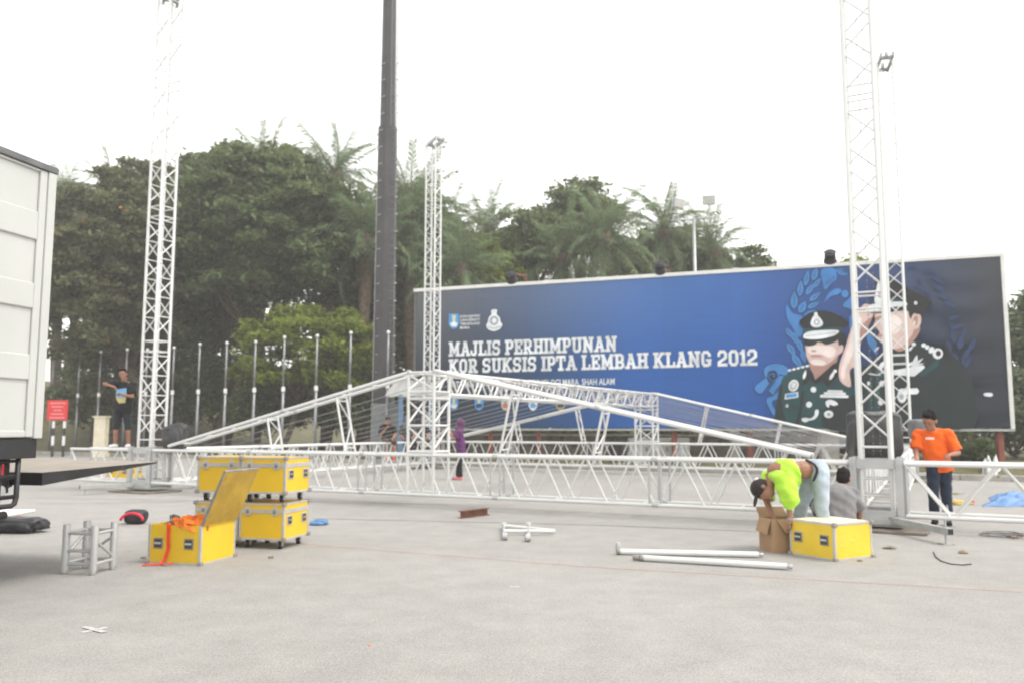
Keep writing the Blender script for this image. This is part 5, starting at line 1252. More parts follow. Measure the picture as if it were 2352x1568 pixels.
def person(loc, label, J, look, skin=SKIN, shirt=None, sleeve_to=0.85, trousers=None, leg_to=1.0, shoes=None, hair='short', hairm=None, group=None, voxel=0.0085, shirt_from=-0.12, curl=None, extra=None, bulk=1.0, hs=1.06, loosef=1.0):
    """J: joints in metres relative to loc (x to picture right, y away from camera, z up)"""
    t = thing('person', loc, label, 'person', group)
    j = {k: Vector(v) for k, v in J.items()}; look = Vector(look).normalized()
    X = (j['shR']-j['shL']).normalized()
    sp = (j['neck']-j['pelvis']).normalized(); F = frame(sp, X); fy = F @ V(0, 1, 0)
    pel, ch, nk, hd = j['pelvis'], j['chest'], j['neck'], j['head']
    HX = look.cross(j.get('headup', hd-nk)).normalized(); HU = HX.cross(look).normalized()
    HF = Matrix((HX*hs, look*hs, HU*hs)).transposed(); HX = HX*hs; HU = HU*hs; lkn = look; look = look*hs
    b = MB()
    # torso: chest, belly, pelvis, shoulders
    def torso(bb, g, hip=True, lo=0.0):
        bb.ell(ch+sp*0.02, (0.165*bulk+g, 0.105*bulk+g, 0.19+g), F); bb.ell(nk-sp*0.07, (0.15*bulk+g, 0.075+g, 0.075+g), F)
        bb.ell(ch.lerp(pel, 0.5), (0.142*bulk+g, 0.1*bulk+g, 0.15+g), F)
        for k in ('shL', 'shR'): bb.cap(nk-sp*0.045, j[k], 0.06+g, 0.058+g)
        if hip: bb.ell(pel, (0.155*bulk+g, 0.108*bulk+g, 0.125+g), F)
    torso(b, 0.0)
    b.cap(nk-sp*0.03, hd-HU*0.06, 0.055, 0.05)
    b.ell(hd+HU*0.02, (0.074, 0.093, 0.098), HF); b.ell(hd+look*0.012-HU*0.045, (0.058, 0.072, 0.075), HF)      # skull and jaw
    b.ell(hd+look*0.086-HU*0.018, (0.013, 0.02, 0.022), HF); b.ell(hd+look*0.078-HU*0.058, (0.024, 0.014, 0.01), HF); b.ell(hd+look*0.07-HU*0.095, (0.024, 0.02, 0.018), HF)
    b.ell(hd+look*0.076+HU*0.026, (0.05, 0.014, 0.01), HF)
    for s in (-1, 1): b.ell(hd+HX*(s*0.077)-HU*0.012-look*0.008, (0.012, 0.02, 0.032), HF)
    cd = Vector(curl) if curl else lkn*0.5-V(0, 0, 1)
    for s in 'LR':
        b.cap(j['sh'+s], j['el'+s], 0.05*bulk, 0.04); b.cap(j['el'+s], j['wr'+s], 0.041, 0.027); hand(b, j['wr'+s], j['el'+s], cd)
        b.cap(j['hip'+s], j['kn'+s], 0.085*bulk, 0.056); b.cap(j['kn'+s], j['an'+s], 0.056, 0.038)
        kn, an = j['kn'+s], j['an'+s]; b.ell(an.lerp(kn, 0.68)+(fy*-0.02), (0.05, 0.052, 0.09), frame(kn-an, X))
        toe = j.get('toe'+s, an+V(look.x, look.y, 0).normalized()*0.16-V(0, 0, an.z-0.03))
        b.cap(an-V(0, 0, 0.02), toe, 0.036, 0.028)
    bo = bpy.data.objects.new('body', remeshed(b, 'body', skin, voxel)); settle(bo, T(Vector(loc)), t)
    def garment(name, bb, m, it=3):
        o = bpy.data.objects.new(name, remeshed(bb, name, m, 0.0115, it, 0.008 if name == 'shirt' else 0.004 if name == 'trousers' else (0.003 if name == 'headscarf' else 0))); return settle(o, T(Vector(loc)), t)
    if shirt:
        bb = MB(); lf_ = 0.016*loosef
        low = pel + sp*shirt_from; czr = min(0.19, (ch-low).length+0.015)
        bb.ell(ch+sp*0.02, (0.165*bulk+lf_, 0.105*bulk+lf_, czr), F); bb.ell(nk-sp*0.07, (0.15*bulk+lf_, 0.075+lf_, 0.078), F)
        for k in ('shL', 'shR'): bb.cap(nk-sp*0.05, j[k], 0.062, 0.062+lf_*0.6)
        n = 5; pts = [ch.lerp(low, q/n) for q in range(n+1)]
        vs = []; m_ = 20
        for i, p in enumerate(pts):
            w_ = 0.16*bulk+lf_*(1+0.5*i/n); dp = 0.105*bulk+lf_*(1+0.6*i/n)
            for k in range(m_):
                q = 2*math.pi*k/m_; rip = 1+0.03*math.sin(3*q+i*1.3)*(i/n)+0.02*math.sin(7*q+i)
                vs.append(p+F @ V(w_*math.cos(q)*rip, dp*math.sin(q)*rip, 0))
        fs = [(i*m_+k, i*m_+(k+1) % m_, (i+1)*m_+(k+1) % m_, (i+1)*m_+k) for i in range(n) for k in range(m_)]
        fs += [tuple(range(m_-1, -1, -1)), tuple(n*m_+k for k in range(m_))]
        bb.add(vs, fs)
        for s in 'LR':
            a, e = j['sh'+s], j['el'+s]
            if sleeve_to <= 1: bb.tube([a+(a-e).normalized()*0.02, a.lerp(e, sleeve_to*0.5), a.lerp(e, sleeve_to)], [0.066+lf_*0.5, 0.064+lf_*0.8, 0.066+lf_*1.2], 14)
            else:
                bb.cap(a, e, 0.064+lf_*0.5, 0.054+lf_*0.5); wv = j['wr'+s]; bb.tube([e, e.lerp(wv, sleeve_to-1)], [0.054+lf_*0.5, 0.045+lf_*0.4], 12)
        if extra: extra(bb, j, F)
        so_ = garment('shirt', bb, shirt)
    if trousers:
        bb = MB(); gq = 0.02
        bb.ell(pel, (0.155*bulk+gq, 0.108*bulk+gq, 0.12), F)
        for s in 'LR':
            h, k, a = j['hip'+s], j['kn'+s], j['an'+s]
            if leg_to <= 1: bb.tube([h+(h-k).normalized()*0.04, h.lerp(k, leg_to*0.55), h.lerp(k, leg_to)], [0.1*bulk, 0.098, 0.095], 16)
            else:
                bb.cap(h, k, 0.1*bulk, 0.078); bb.tube([k, k.lerp(a, (leg_to-1)*0.5), k.lerp(a, leg_to-1)], [0.077, 0.07, 0.07], 16)
        garment('trousers', bb, trousers)
    if shoes:
        for s in 'LR':
            an = j['an'+s]; toe = j.get('toe'+s, an+V(look.x, look.y, 0).normalized()*0.16-V(0, 0, an.z-0.03))
            bb = MB(); d = (toe-an); d.z = 0; d.normalize()
            bb.cap(an-V(0, 0, 0.03)-d*0.03, an-V(0, 0, 0.03)+d*0.02, 0.044, 0.046); bb.cap(an-V(0, 0, 0.035), toe+V(0, 0, 0.006), 0.046, 0.036)
            garment('shoe', bb, shoes, 2)
    hm = hairm or HAIR
    bb = MB()
    if hair == 'short':
        bb.ell(hd+HU*0.045-look*0.018, (0.083, 0.096, 0.088), HF); bb.ell(hd-look*0.045-HU*0.005, (0.079, 0.062, 0.085), HF); bb.ell(hd+HU*0.105+look*0.045, (0.06, 0.045, 0.03), HF)
        for k in range(9): 
            q = k*0.7; bb.ell(hd+HU*(0.1+0.01*math.sin(k*3))+HX*0.045*math.cos(q)+look*(0.045*math.sin(q)-0.01), (0.026, 0.026, 0.03), HF)
        garment('hair', bb, hm, 1)
    elif hair == 'cap':
        bb.ell(hd+HU*0.035-look*0.01, (0.09, 0.106, 0.098), HF); ho = garment('cap', bb, hm, 2)
        bb = MB(); bb.ell(hd-look*0.12+HU*0.02, (0.075, 0.065, 0.012), HF) if J.get('capback') else bb.ell(hd+look*0.13+HU*0.045, (0.07, 0.07, 0.012), HF)
        o = bpy.data.objects.new('cap_peak', remeshed(bb, 'cap_peak', hm, 0.009, 1)); settle(o, T(Vector(loc)), t)
    elif hair == 'hijab':
        bb.ell(hd+HU*0.02-look*0.02, (0.1, 0.115, 0.12), HF); bb.cap(hd-HU*0.08-look*0.02, nk+sp*0.0, 0.095, 0.12); bb.ell(nk-sp*0.06, (0.17, 0.115, 0.1), F)
        garment('headscarf', bb, hm, 3)
        bb = MB(); bb.ell(hd+look*0.035-HU*0.015, (0.062, 0.068, 0.082), HF)
        o = bpy.data.objects.new('face', remeshed(bb, 'face', skin, 0.009, 2)); settle(o, T(Vector(loc)), t)
    for s in (-1, 1):
        e = MB().ell(Vector(loc)+hd+look*(0.082 if hair != 'hijab' else 0.092)+HX*(s*0.031)+HU*0.008, (0.013, 0.006, 0.006), HF, 8, 5); e.obj('eye', mat('eye_dark', (0.02, 0.015, 0.012), 0.3), t, smooth=True)
    return t, j, HF, hd, look
def cloth(n, c, var=0.12): return mat('cloth_'+n, c, 0.85, 0, var, 5, bump=0.35, bscale=14, spec=0.2, sheen=0.1)
# man in orange behind the right truss stub
D = 11.95; lo = V((2148-1176)/FPX*D*1.0, D, 0)
t, j, HF, hd, lk = person(lo, 'person in bright orange T-shirt and dark jeans looking down behind right truss', dict(
    pelvis=(-0.0, 0.02, 0.86), chest=(-0.075, 0.0, 1.15), neck=(-0.085, -0.03, 1.37), head=(-0.175, -0.13, 1.49), headup=(-0.25, -0.45, 1), shL=(-0.26, 0.08, 1.29), shR=(0.10, -0.09, 1.31), elL=(-0.33, 0.0, 1.05), wrL=(-0.42, -0.2, 0.985), elR=(0.2, -0.14, 1.03), wrR=(0.0, -0.3, 1.01),
    hipL=(-0.085, 0.02, 0.84), hipR=(0.085, 0.02, 0.84), knL=(-0.115, -0.02, 0.46), knR=(0.085, 0.02, 0.45), anL=(-0.075, 0.06, 0.08), anR=(0.085, 0.0, 0.08), toeL=(-0.16, -0.06, 0.03), toeR=(0.03, -0.14, 0.03)), (-0.66, -0.5, -0.56),
    SKIN, cloth('orange', (0.82, 0.135, 0.015)), 0.88, cloth('dark_denim', (0.022, 0.032, 0.055)), 1.98, cloth('black_shoe', (0.015, 0.015, 0.017)), 'short', shirt_from=-0.1, bulk=0.97, loosef=0.95, hs=1.14, group='people at work on the rig')
o = MB().box((-0.055, -0.004, -0.014), (0.055, 0.004, 0.014), T(lo+V(-0.185, -0.135, 1.235)) @ RZ(-0.45)).obj('chest_print', WHT, t)
# man in lime green bending into the box
D = 9.6; lo = V((1850-1176)/FPX*D, D, 0)
LIME = cloth('lime', (0.42, 0.72, 0.06)); JEAN = mat('cloth_pale_denim', (0.4, 0.46, 0.52), 0.85, 0, 0.3, 4, bump=0.3, bscale=16, spec=0.2)
def drape(bb, j, F):
    a = j['shL']; e = j['elL']
    bb.tube([a+V(0.04, 0, 0.03), a.lerp(e, 0.5)+V(0.035, -0.03, 0), a.lerp(e, 1.0)+V(0.02, -0.03, 0.0), e.lerp(j['wrL'], 0.45)], [0.11, 0.115, 0.095, 0.05], 16)
    bb.tube([j['chest']+V(-0.02, -0.1, 0.0), j['chest']+V(0.03, -0.13, -0.1), j['chest']+V(0.05, -0.12, -0.19)], [0.09, 0.07, 0.05], 14)
t, j, HF, hd, lk = person(lo, 'person in lime green T-shirt and pale jeans bending over the cardboard box', dict(
    pelvis=(0.1, 0.0, 0.90), chest=(-0.27, -0.02, 0.915), neck=(-0.47, -0.03, 0.83), head=(-0.545, -0.05, 0.685), headup=(-0.75, 0, -0.65), shL=(-0.40, -0.19, 0.83), shR=(-0.42, 0.16, 0.82), elL=(-0.325, -0.24, 0.58), wrL=(-0.315, -0.27, 0.385), elR=(-0.47, 0.1, 0.56), wrR=(-0.44, -0.05, 0.385),
    hipL=(0.1, -0.09, 0.87), hipR=(0.09, 0.09, 0.87), knL=(0.09, -0.13, 0.47), knR=(-0.06, 0.14, 0.47), anL=(0.13, -0.1, 0.08), anR=(-0.05, 0.16, 0.08), toeL=(0.0, -0.15, 0.03), toeR=(-0.18, 0.12, 0.03)), (-0.35, -0.3, -0.85),
    SKIN2, LIME, 1.0, JEAN, 1.95, cloth('brown_shoe', (0.06, 0.04, 0.03)), 'cap', cloth('dark_cap', (0.03, 0.022, 0.022)), shirt_from=0.27, extra=drape, bulk=1.06, hs=1.12, loosef=1.7, curl=(-0.4, 0, -1), group='people at work on the rig')
bl = MB(); F = frame((j['neck']-j['pelvis']), j['shR']-j['shL']); q0 = j['pelvis']+(j['neck']-j['pelvis']).normalized()*0.09
bl.tube([lo+q0+F @ V(0.178*math.cos(k*math.pi/10), 0.132*math.sin(k*math.pi/10), 0.02*math.sin(k)) for k in range(20)], 0.016, 6, closed=True); bl.obj('belt', cloth('belt', (0.03, 0.03, 0.035)), t, smooth=True)
MB().ell(lo+hd+HF @ V(-0.03, -0.075, 0.075), (0.03, 0.03, 0.03), HF).obj('cap_badge', WHT, t, smooth=True)
MB().ell(lo+hd+HF @ V(0.0, -0.065, 0.09), (0.022, 0.03, 0.028), HF).obj('cap_patch', BLT, t, smooth=True)
MB().ell(lo+V(-0.3, -0.03, 1.036), (0.035, 0.035, 0.006)).obj('shirt_logo', WHT, t)
# man in grey crouching
D = 10.35; lo = V((1925-1176)/FPX*D, D, 0)
person(lo, 'person in grey T-shirt crouching with back turned behind the scratched case', dict(
    pelvis=(-0.04, 0.0, 0.25), chest=(-0.02, 0.04, 0.50), neck=(0.055, 0.12, 0.66), head=(0.095, 0.19, 0.745), headup=(0.15, 0.3, 0.9), shL=(-0.20, 0.06, 0.56), shR=(0.165, 0.09, 0.575), elL=(-0.25, 0.2, 0.36), wrL=(-0.16, 0.42, 0.28), elR=(0.245, 0.1, 0.37), wrR=(0.27, 0.2, 0.2),
    hipL=(-0.12, 0.05, 0.24), hipR=(0.05, 0.05, 0.24), knL=(-0.2, 0.42, 0.42), knR=(0.12, 0.42, 0.42), anL=(-0.14, 0.16, 0.08), anR=(0.07, 0.16, 0.08), toeL=(-0.16, 0.33, 0.03), toeR=(0.1, 0.33, 0.03)), (0.45, 0.75, -0.5),
    SKIN, cloth('grey', (0.2, 0.195, 0.2)), 1.0, cloth('dark_trouser', (0.04, 0.04, 0.045)), 1.95, cloth('black_shoe', (0.015, 0.015, 0.017)), 'short', bulk=1.08, loosef=1.5, group='people at work on the rig')
# man in shorts on the left truss stub
D = 18.72; lo = V((283-1176)/FPX*D, D, ZT+0.03); lo = LF + U*1.02 + V(0, 0, ZT+0.032); D = lo.y
t, j, HF, hd, lk = person(lo, 'person in black printed T-shirt and dark shorts standing on left truss stub', dict(
    pelvis=(0.03, 0.0, 0.88), chest=(0.07, 0.0, 1.24), neck=(0.03, 0.0, 1.49), head=(0.01, -0.04, 1.64), shL=(-0.12, -0.03, 1.40), shR=(0.23, 0.03, 1.40), elL=(-0.34, -0.16, 1.42), wrL=(-0.1, -0.26, 1.36), elR=(0.27, -0.1, 1.14), wrR=(0.1, -0.24, 1.18),
    hipL=(-0.06, 0.0, 0.86), hipR=(0.11, 0.0, 0.86), knL=(-0.09, -0.04, 0.46), knR=(0.16, 0.0, 0.46), anL=(-0.1, -0.02, 0.08), anR=(0.17, 0.03, 0.08), toeL=(-0.14, -0.17, 0.03), toeR=(0.2, -0.12, 0.03)), (0.15, -1, -0.08),
    SKIN2, cloth('black_tee', (0.016, 0.016, 0.018)), 0.8, cloth('shorts', (0.022, 0.026, 0.03)), 1.12, WHT, 'short', bulk=1.05, loosef=1.5, curl=(0.3, -0.3, -0.6), group='people at work on the rig')
for nm, pts, m_ in (('shirt_print_sky', [(-0.075, 1.3), (0.15, 1.33), (0.16, 1.15), (0.0, 1.1), (-0.08, 1.16)], mat('print_blue', (0.2, 0.42, 0.65), 0.8)), ('shirt_print_sand', [(-0.08, 1.155), (0.0, 1.095), (0.155, 1.145), (0.14, 1.0), (0.0, 0.99), (-0.05, 1.06)], mat('print_sand', (0.5, 0.45, 0.2), 0.8))):
    MB().add([lo+V(x, -0.142-0.02*(1.35-z), z) for x, z in pts], [tuple(range(len(pts)))]).obj(nm, m_, t)
# woman in purple
lo = G(1053, 1101)
person(lo, 'person in purple headscarf and tunic with pink shoes standing beyond front truss', dict(
    pelvis=(0.06, 0.0, 0.84), chest=(0.035, 0.0, 1.10), neck=(0.02, 0.0, 1.34), head=(0.03, -0.01, 1.475), shL=(0.03, -0.17, 1.25), shR=(0.03, 0.17, 1.25), elL=(-0.12, -0.19, 1.08), wrL=(-0.23, -0.14, 1.26), elR=(-0.1, 0.19, 1.08), wrR=(-0.23, 0.12, 1.28),
    hipL=(0.05, -0.08, 0.82), hipR=(0.05, 0.08, 0.82), knL=(0.03, -0.07, 0.45), knR=(0.02, 0.08, 0.45), anL=(0.05, -0.06, 0.07), anR=(-0.02, 0.07, 0.07), toeL=(-0.07, -0.07, 0.03), toeR=(-0.14, 0.06, 0.03)), (-1, 0.12, 0.0),
    SKIN, cloth('purple', (0.11, 0.03, 0.12)), 0.7, cloth('leggings', (0.012, 0.012, 0.014)), 1.95, cloth('pink_shoe', (0.7, 0.2, 0.22)), 'hijab', cloth('mauve', (0.13, 0.055, 0.13)), bulk=0.93, loosef=1.6, shirt_from=-0.3, curl=(-0.3, 0, 1), group='people at work on the rig')
# three people by the left side truss
def seat_pos(px): 
    a = (px-1176)/FPX; den = W_.x - a*W_.y; k = (a*LF.y-LF.x)/den; return LF+W_*k
for px, lab, sh, hr, hm, pose, tr, sk in ((893, 'person in black shirt and cap sitting on side truss, hand at mouth', cloth('black_shirt', (0.018, 0.017, 0.018)), 'cap', cloth('dark_cap', (0.03, 0.022, 0.022)), 0, cloth('brown_short', (0.05, 0.035, 0.03)), SKIN),
                              (938, 'person in grey headscarf and dark clothes sitting on the side truss', cloth('charcoal', (0.06, 0.06, 0.062)), 'hijab', cloth('grey_scarf', (0.17, 0.17, 0.18)), 1, cloth('black_trouser', (0.02, 0.02, 0.022)), SKIN),
                              (970, 'person in black headscarf mostly hidden behind front ridge column', cloth('dark_blue', (0.02, 0.022, 0.03)), 'hijab', cloth('black_scarf', (0.015, 0.015, 0.018)), 1, cloth('black_trouser', (0.02, 0.02, 0.022)), SKIN)):
    s = seat_pos(px); lo = V(s.x, s.y, 0)
    arm = dict(elL=(-0.2, -0.2, 1.14), wrL=(-0.02, -0.24, 1.36)) if pose == 0 else dict(elL=(-0.22, -0.05, 1.12), wrL=(-0.1, -0.2, 1.02))
    person(lo, lab, dict(pelvis=(0, 0.0, 1.02), chest=(-0.03, -0.02, 1.27), neck=(-0.01, -0.03, 1.49), head=(0.0, -0.06, 1.635), shL=(-0.19, -0.02, 1.40), shR=(0.17, -0.02, 1.40), **arm, elR=(0.25, -0.08, 1.18), wrR=(0.2, -0.28, 1.06),
        hipL=(-0.08, -0.03, 1.0), hipR=(0.09, -0.03, 1.0), knL=(0.02, -0.42, 0.92), knR=(0.27, -0.38, 0.9), anL=(0.02, -0.36, 0.5), anR=(0.22, -0.34, 0.48), toeL=(0.03, -0.48, 0.43), toeR=(0.25, -0.46, 0.41)), (0.3, -0.9, -0.15),
        sk, sh, 0.85, tr, 1.1 if pose == 0 else 1.9, REDW if pose == 0 else cloth('black_shoe', (0.015, 0.015, 0.017)), hr, hm, voxel=0.012, shirt_from=-0.06, bulk=1.02, group='people resting on the side truss')
# ------------------------------------------------------------------ vegetation
BARK = mat('bark', (0.09, 0.07, 0.05), 0.9, 0, 0.4, 6, bump=0.6, bscale=20)
PBARK = mat('palm_bark', (0.12, 0.085, 0.06), 0.95, 0, 0.45, 5, bump=0.8, bscale=12)
def leafm(n, c, isl=0.35): return mat('leaf_'+n, c, 0.6, 0, 0.42, 0.55, spec=0.2, island=isl)
LF_D = leafm('dark', (0.138, 0.172, 0.076)); LF_M = leafm('mid', (0.13, 0.165, 0.066)); LF_Y = leafm('bright', (0.235, 0.28, 0.05)); LF_O = leafm('olive', (0.15, 0.16, 0.078))
LF_G = leafm('greyish', (0.17, 0.2, 0.12))
FROND = leafm('frond', (0.155, 0.205, 0.105), 0.3); FRONDD = leafm('dry_frond', (0.17, 0.12, 0.07), 0.3)
def mesh_np(name, v, f, m):
    me = bpy.data.meshes.new(name); nv, nf = len(v), len(f)
    me.vertices.add(nv); me.vertices.foreach_set('co', np.ascontiguousarray(v, dtype=np.float32).ravel())
    me.loops.add(nf*4); me.loops.foreach_set('vertex_index', np.ascontiguousarray(f, dtype=np.int32).ravel())
    me.polygons.add(nf); me.polygons.foreach_set('loop_start', np.arange(0, nf*4, 4, dtype=np.int32)); me.polygons.foreach_set('loop_total', np.full(nf, 4, dtype=np.int32))
    me.materials.append(m); me.update(calc_edges=True); return me
def leaves(rng, clumps, spread, per, size, droop=0.25):
    n = len(clumps)*per
    pos = np.repeat(clumps, per, 0) + rng.normal(size=(n, 3))*np.array([spread, spread, spread*0.55])
    t = rng.normal(size=(n, 3)); t[:, 2] = t[:, 2]*0.45 - droop; t /= np.linalg.norm(t, axis=1)[:, None]
    nr = rng.normal(size=(n, 3)); nr[:, 2] = np.abs(nr[:, 2])+0.7
    b = np.cross(nr, t); b /= np.linalg.norm(b, axis=1)[:, None]
    s = size*rng.uniform(0.55, 1.3, n)[:, None]
    v = np.stack([pos-t*s, pos+b*s*0.5-t*s*0.1, pos+t*s, pos-b*s*0.5-t*s*0.1], 1).reshape(-1, 3)
    return v, np.arange(n*4).reshape(-1, 4)
def crown_clumps(rng, c, r, nl, npl, lob=0.27, low=-0.75, inner=0.12):
    c = np.array(c); r = np.array(r); out = []
    d = rng.normal(size=(nl*3, 3)); d /= np.linalg.norm(d, axis=1)[:, None]; d = d[d[:, 2] > low][:nl]
    lc = c + d*r*rng.uniform(0.68, 1.02, (len(d), 1))
    for q in lc:
        lr = lob*r.mean()*rng.uniform(0.5, 1.25); e = rng.normal(size=(npl, 3)); e /= np.linalg.norm(e, axis=1)[:, None]
        e[:, 2] = np.where(e[:, 2] < -0.3, -e[:, 2], e[:, 2])
        out.append(q + e*lr*np.array([1, 1, 0.62])*rng.uniform(0.75, 1.0, (npl, 1)))
    ni = int(nl*npl*inner); e = rng.normal(size=(ni, 3)); e /= np.linalg.norm(e, axis=1)[:, None]
    out.append(c + e*r*rng.uniform(0.25, 0.75, (ni, 1)))
    return np.concatenate(out), lc
def trunk_mesh(rng, base, c, r, rad, tips, m=BARK):
    b = MB(); base = Vector(base); c = Vector(c); fork = base.lerp(V(c.x, c.y, c.z-r[2]*0.55), 0.75)
    b.tube([base, base.lerp(fork, 0.4)+V(rng.uniform(-.2, .2), rng.uniform(-.2, .2), 0), fork], [rad*1.35, rad, rad*0.8], 10)
    for q in tips:
        q = Vector(q); mid = fork.lerp(q, 0.5)+V(rng.uniform(-.5, .5), rng.uniform(-.5, .5), rng.uniform(-.2, .6))
        b.tube([fork-V(0, 0, 0.2), mid, q], [rad*0.45, rad*0.25, rad*0.07], 6)
    return b
def tree(px0, px1, py0, py1, D, label, m, nl, npl, per, size, trunk_px=None, depth=None, seed=1, lob=0.27, group='trees beyond the kerb', base_z=0.1, low=-0.75, name='broadleaf_tree', spread=None, trunk_r=0.3, fl=None, inner=0.12):
    rng = np.random.default_rng(seed)
    a, b = P(px0, py1, D), P(px1, py0, D)
    c = (a+b)/2; r = ((b.x-a.x)/2, depth or (b.x-a.x)/2*0.8, (b.z-a.z)/2)
    tx = P(trunk_px, 900, D).x if trunk_px else c.x
    base = V(tx, D, base_z)
    t = thing(name, base, label, 'tree', group)
    cl, lc = crown_clumps(rng, c, (r[0]*0.92, r[1]*0.92, r[2]*0.92), nl, npl, lob, low, inner)
    v, f = leaves(rng, cl, spread or size*1.5, per, size)
    me = mesh_np('crown', v-np.array(base), f, m)
    settle(bpy.data.objects.new('crown', me), T(base), t)
    rr = random.Random(seed)
    tb_ = trunk_mesh(rr, base-V(0, 0, 0.2), c, r, trunk_r, [lc[i] for i in range(0, len(lc), max(1, len(lc)//9))])
    tb_.obj('trunk', BARK, t, smooth=True)
    if fl:
        idx = rng.choice(len(cl), fl); pts = cl[idx]+rng.normal(size=(fl, 3))*0.1-np.array([0, 0.3, 0])
        v, f = leaves(rng, pts, 0.12, 7, 0.12); settle(bpy.data.objects.new('blossom', mesh_np('blossom', v-np.array(base), f, mat('blossom', (0.55, 0.26, 0.02), 0.7))), T(base), t)
    return t
# --- palms
def frond_mesh(L, seed, m, name='frond', droopf=1.0):
    rr = random.Random(seed); n = 26; v = []; f = []
    pts = []
    for i in range(n+1):
        q = i/n; pts.append(V(L*(q*0.93-0.16*q**2.4*droopf), 0, L*(0.52*q-0.78*droopf*q*q+0.06*q**3)))
    w0 = 0.05
    for i in range(n):
        a, b = pts[i], pts[i+1]; k = len(v); ww = w0*(1-i/n)+0.008
        v += [a+V(0, -ww, 0), a+V(0, ww, 0.02), b+V(0, ww*0.9, 0.02), b+V(0, -ww*0.9, 0)]; f.append((k, k+1, k+2, k+3))
    for i in range(2, n+1):
        q = i/n; p = pts[i]; tg = (pts[i]-pts[i-1]).normalized()
        ll = L*0.165*(math.sin(min(1, q*1.25+0.12)*math.pi*0.86)*0.9+0.22)
        for s in (-1, 1):
            for h in range(2):
                up = rr.uniform(-0.5, 0.35)-0.25*q; d = (tg*rr.uniform(0.6, 0.95)+V(0, s, 0)*0.85+V(0, 0, up)).normalized()
                wv = tg*0.03*L/4; e = p+d*ll*rr.uniform(0.75, 1.1); mid = p+d*ll*0.5+V(0, 0, 0.03); e = e-V(0, 0, ll*0.28)
                o_ = p+tg*(h*0.5)*L/n; k = len(v)
                v += [o_-wv*0.5, o_+wv*0.5, mid+(o_-p)+wv*0.9, mid+(o_-p)-wv*0.9]; f.append((k, k+1, k+2, k+3))
                k = len(v); v += [mid+(o_-p)-wv*0.9, mid+(o_-p)+wv*0.9, e+(o_-p)+wv*0.12, e+(o_-p)-wv*0.12]; f.append((k, k+1, k+2, k+3))
    return mesh_np(name, np.array([tuple(x) for x in v]), np.array(f), m)
FM = [frond_mesh(4.2, s, FROND, 'frond', d) for s, d in ((1, 0.5), (2, 0.75), (3, 0.35), (4, 0.95))]
FD = [frond_mesh(3.6, s, FRONDD, 'dry_frond', 1.4) for s in (8, 9)]
def palm(px, py_top, D, label, scale=1.0, nf=26, seed=1, dry=3, base_z=0.1, py_heart=None, rad=0.28, group='oil palms beyond the kerb', hang=118):
    rr = random.Random(seed); top = P(px, py_top, D); heart = V(top.x, D, top.z-3.0*scale) if py_heart is None else P(px, py_heart, D)
    base = V(heart.x+rr.uniform(-.5, .5), D, base_z)
    t = thing('oil_palm', base, label, 'palm', group)
    b = MB(); n = 9; pts = [base.lerp(heart, i/n)+V(0.08*math.sin(i), 0, 0) for i in range(n+1)]
    b.tube(pts, [rad*(1.2-0.2*i/n)*(1+0.12*(i % 2)) for i in range(n+1)], 10); b.obj('trunk', PBARK, t, smooth=True)
    MB().ell(heart, (rad*1.7, rad*1.7, rad*2.6)).obj('crown_heart', PBARK, t, smooth=True)
    ga = 2.39996
    for i in range(nf):
        q = i/(nf-1); el = R(88)-q*R(hang)+R(rr.uniform(-8, 8)); az = i*ga+rr.uniform(-.2, .2)
        M = T(heart+V(0, 0, 0.2*(1-q))) @ Matrix.Rotation(az, 4, 'Z') @ Matrix.Rotation(-el+R(28), 4, 'Y') @ Matrix.Rotation(rr.uniform(-.5, .5), 4, 'X') @ Matrix.Scale(scale*rr.uniform(0.85, 1.1), 4)
        settle(bpy.data.objects.new('frond', FM[rr.randrange(4)]), M, t)
    for i in range(dry):
        M = T(heart-V(0, 0, 0.35)) @ Matrix.Rotation(rr.uniform(0, 6.28), 4, 'Z') @ Matrix.Rotation(R(rr.uniform(72, 95)), 4, 'Y') @ Matrix.Scale(scale*0.8, 4)
        settle(bpy.data.objects.new('dry_frond', FD[i % 2]), M, t)
    return t
# big spreading trees, left
tree(375, 880, 350, 810, 46, 'huge dense dark green tree in the left middle with spreading crown', LF_D, 330, 14, 18, 0.17, 500, 7.5, 11, 0.125, spread=0.22, trunk_r=0.45, low=-0.6, inner=0.3)
tree(85, 470, 390, 900, 44, 'dense dark tree with small orange blossoms behind the left tower', LF_O, 260, 13, 18, 0.16, 390, 5.5, 12, 0.15, spread=0.2, trunk_r=0.35, fl=60, base_z=0.3, low=-0.9, inner=0.3)
tree(395, 660, 332, 600, 48, 'rounded upper crown of a dark tree behind the big one', LF_D, 130, 13, 17, 0.17, 520, 4, 71, 0.17, spread=0.22, trunk_r=0.3, inner=0.3)
tree(250, 470, 365, 640, 47.5, 'dark tree crown behind the left tower', LF_O, 110, 13, 16, 0.17, 350, 4, 72, 0.18, spread=0.22, inner=0.3)
tree(60, 300, 420, 760, 54, 'greyish green tree farther back behind the lorry', LF_G, 60, 13, 14, 0.24, 150, 5, 13, 0.26, base_z=3.0)
tree(700, 960, 640, 880, 52, 'dark shaded tree between big tree and light mast', LF_D, 60, 13, 14, 0.22, 800, 4, 14, 0.26, inner=0.3)
tree(515, 895, 690, 935, 41, 'bright yellowish green young tree behind the flagpoles', LF_Y, 95, 11, 15, 0.15, 640, 3.2, 15, 0.19, spread=0.19, trunk_r=0.14)
tree(110, 330, 790, 985, 46, 'low dark bush growing on the earth bank at left', LF_D, 40, 11, 13, 0.18, 220, 2.5, 16, 0.3, base_z=0.8, trunk_r=0.12)
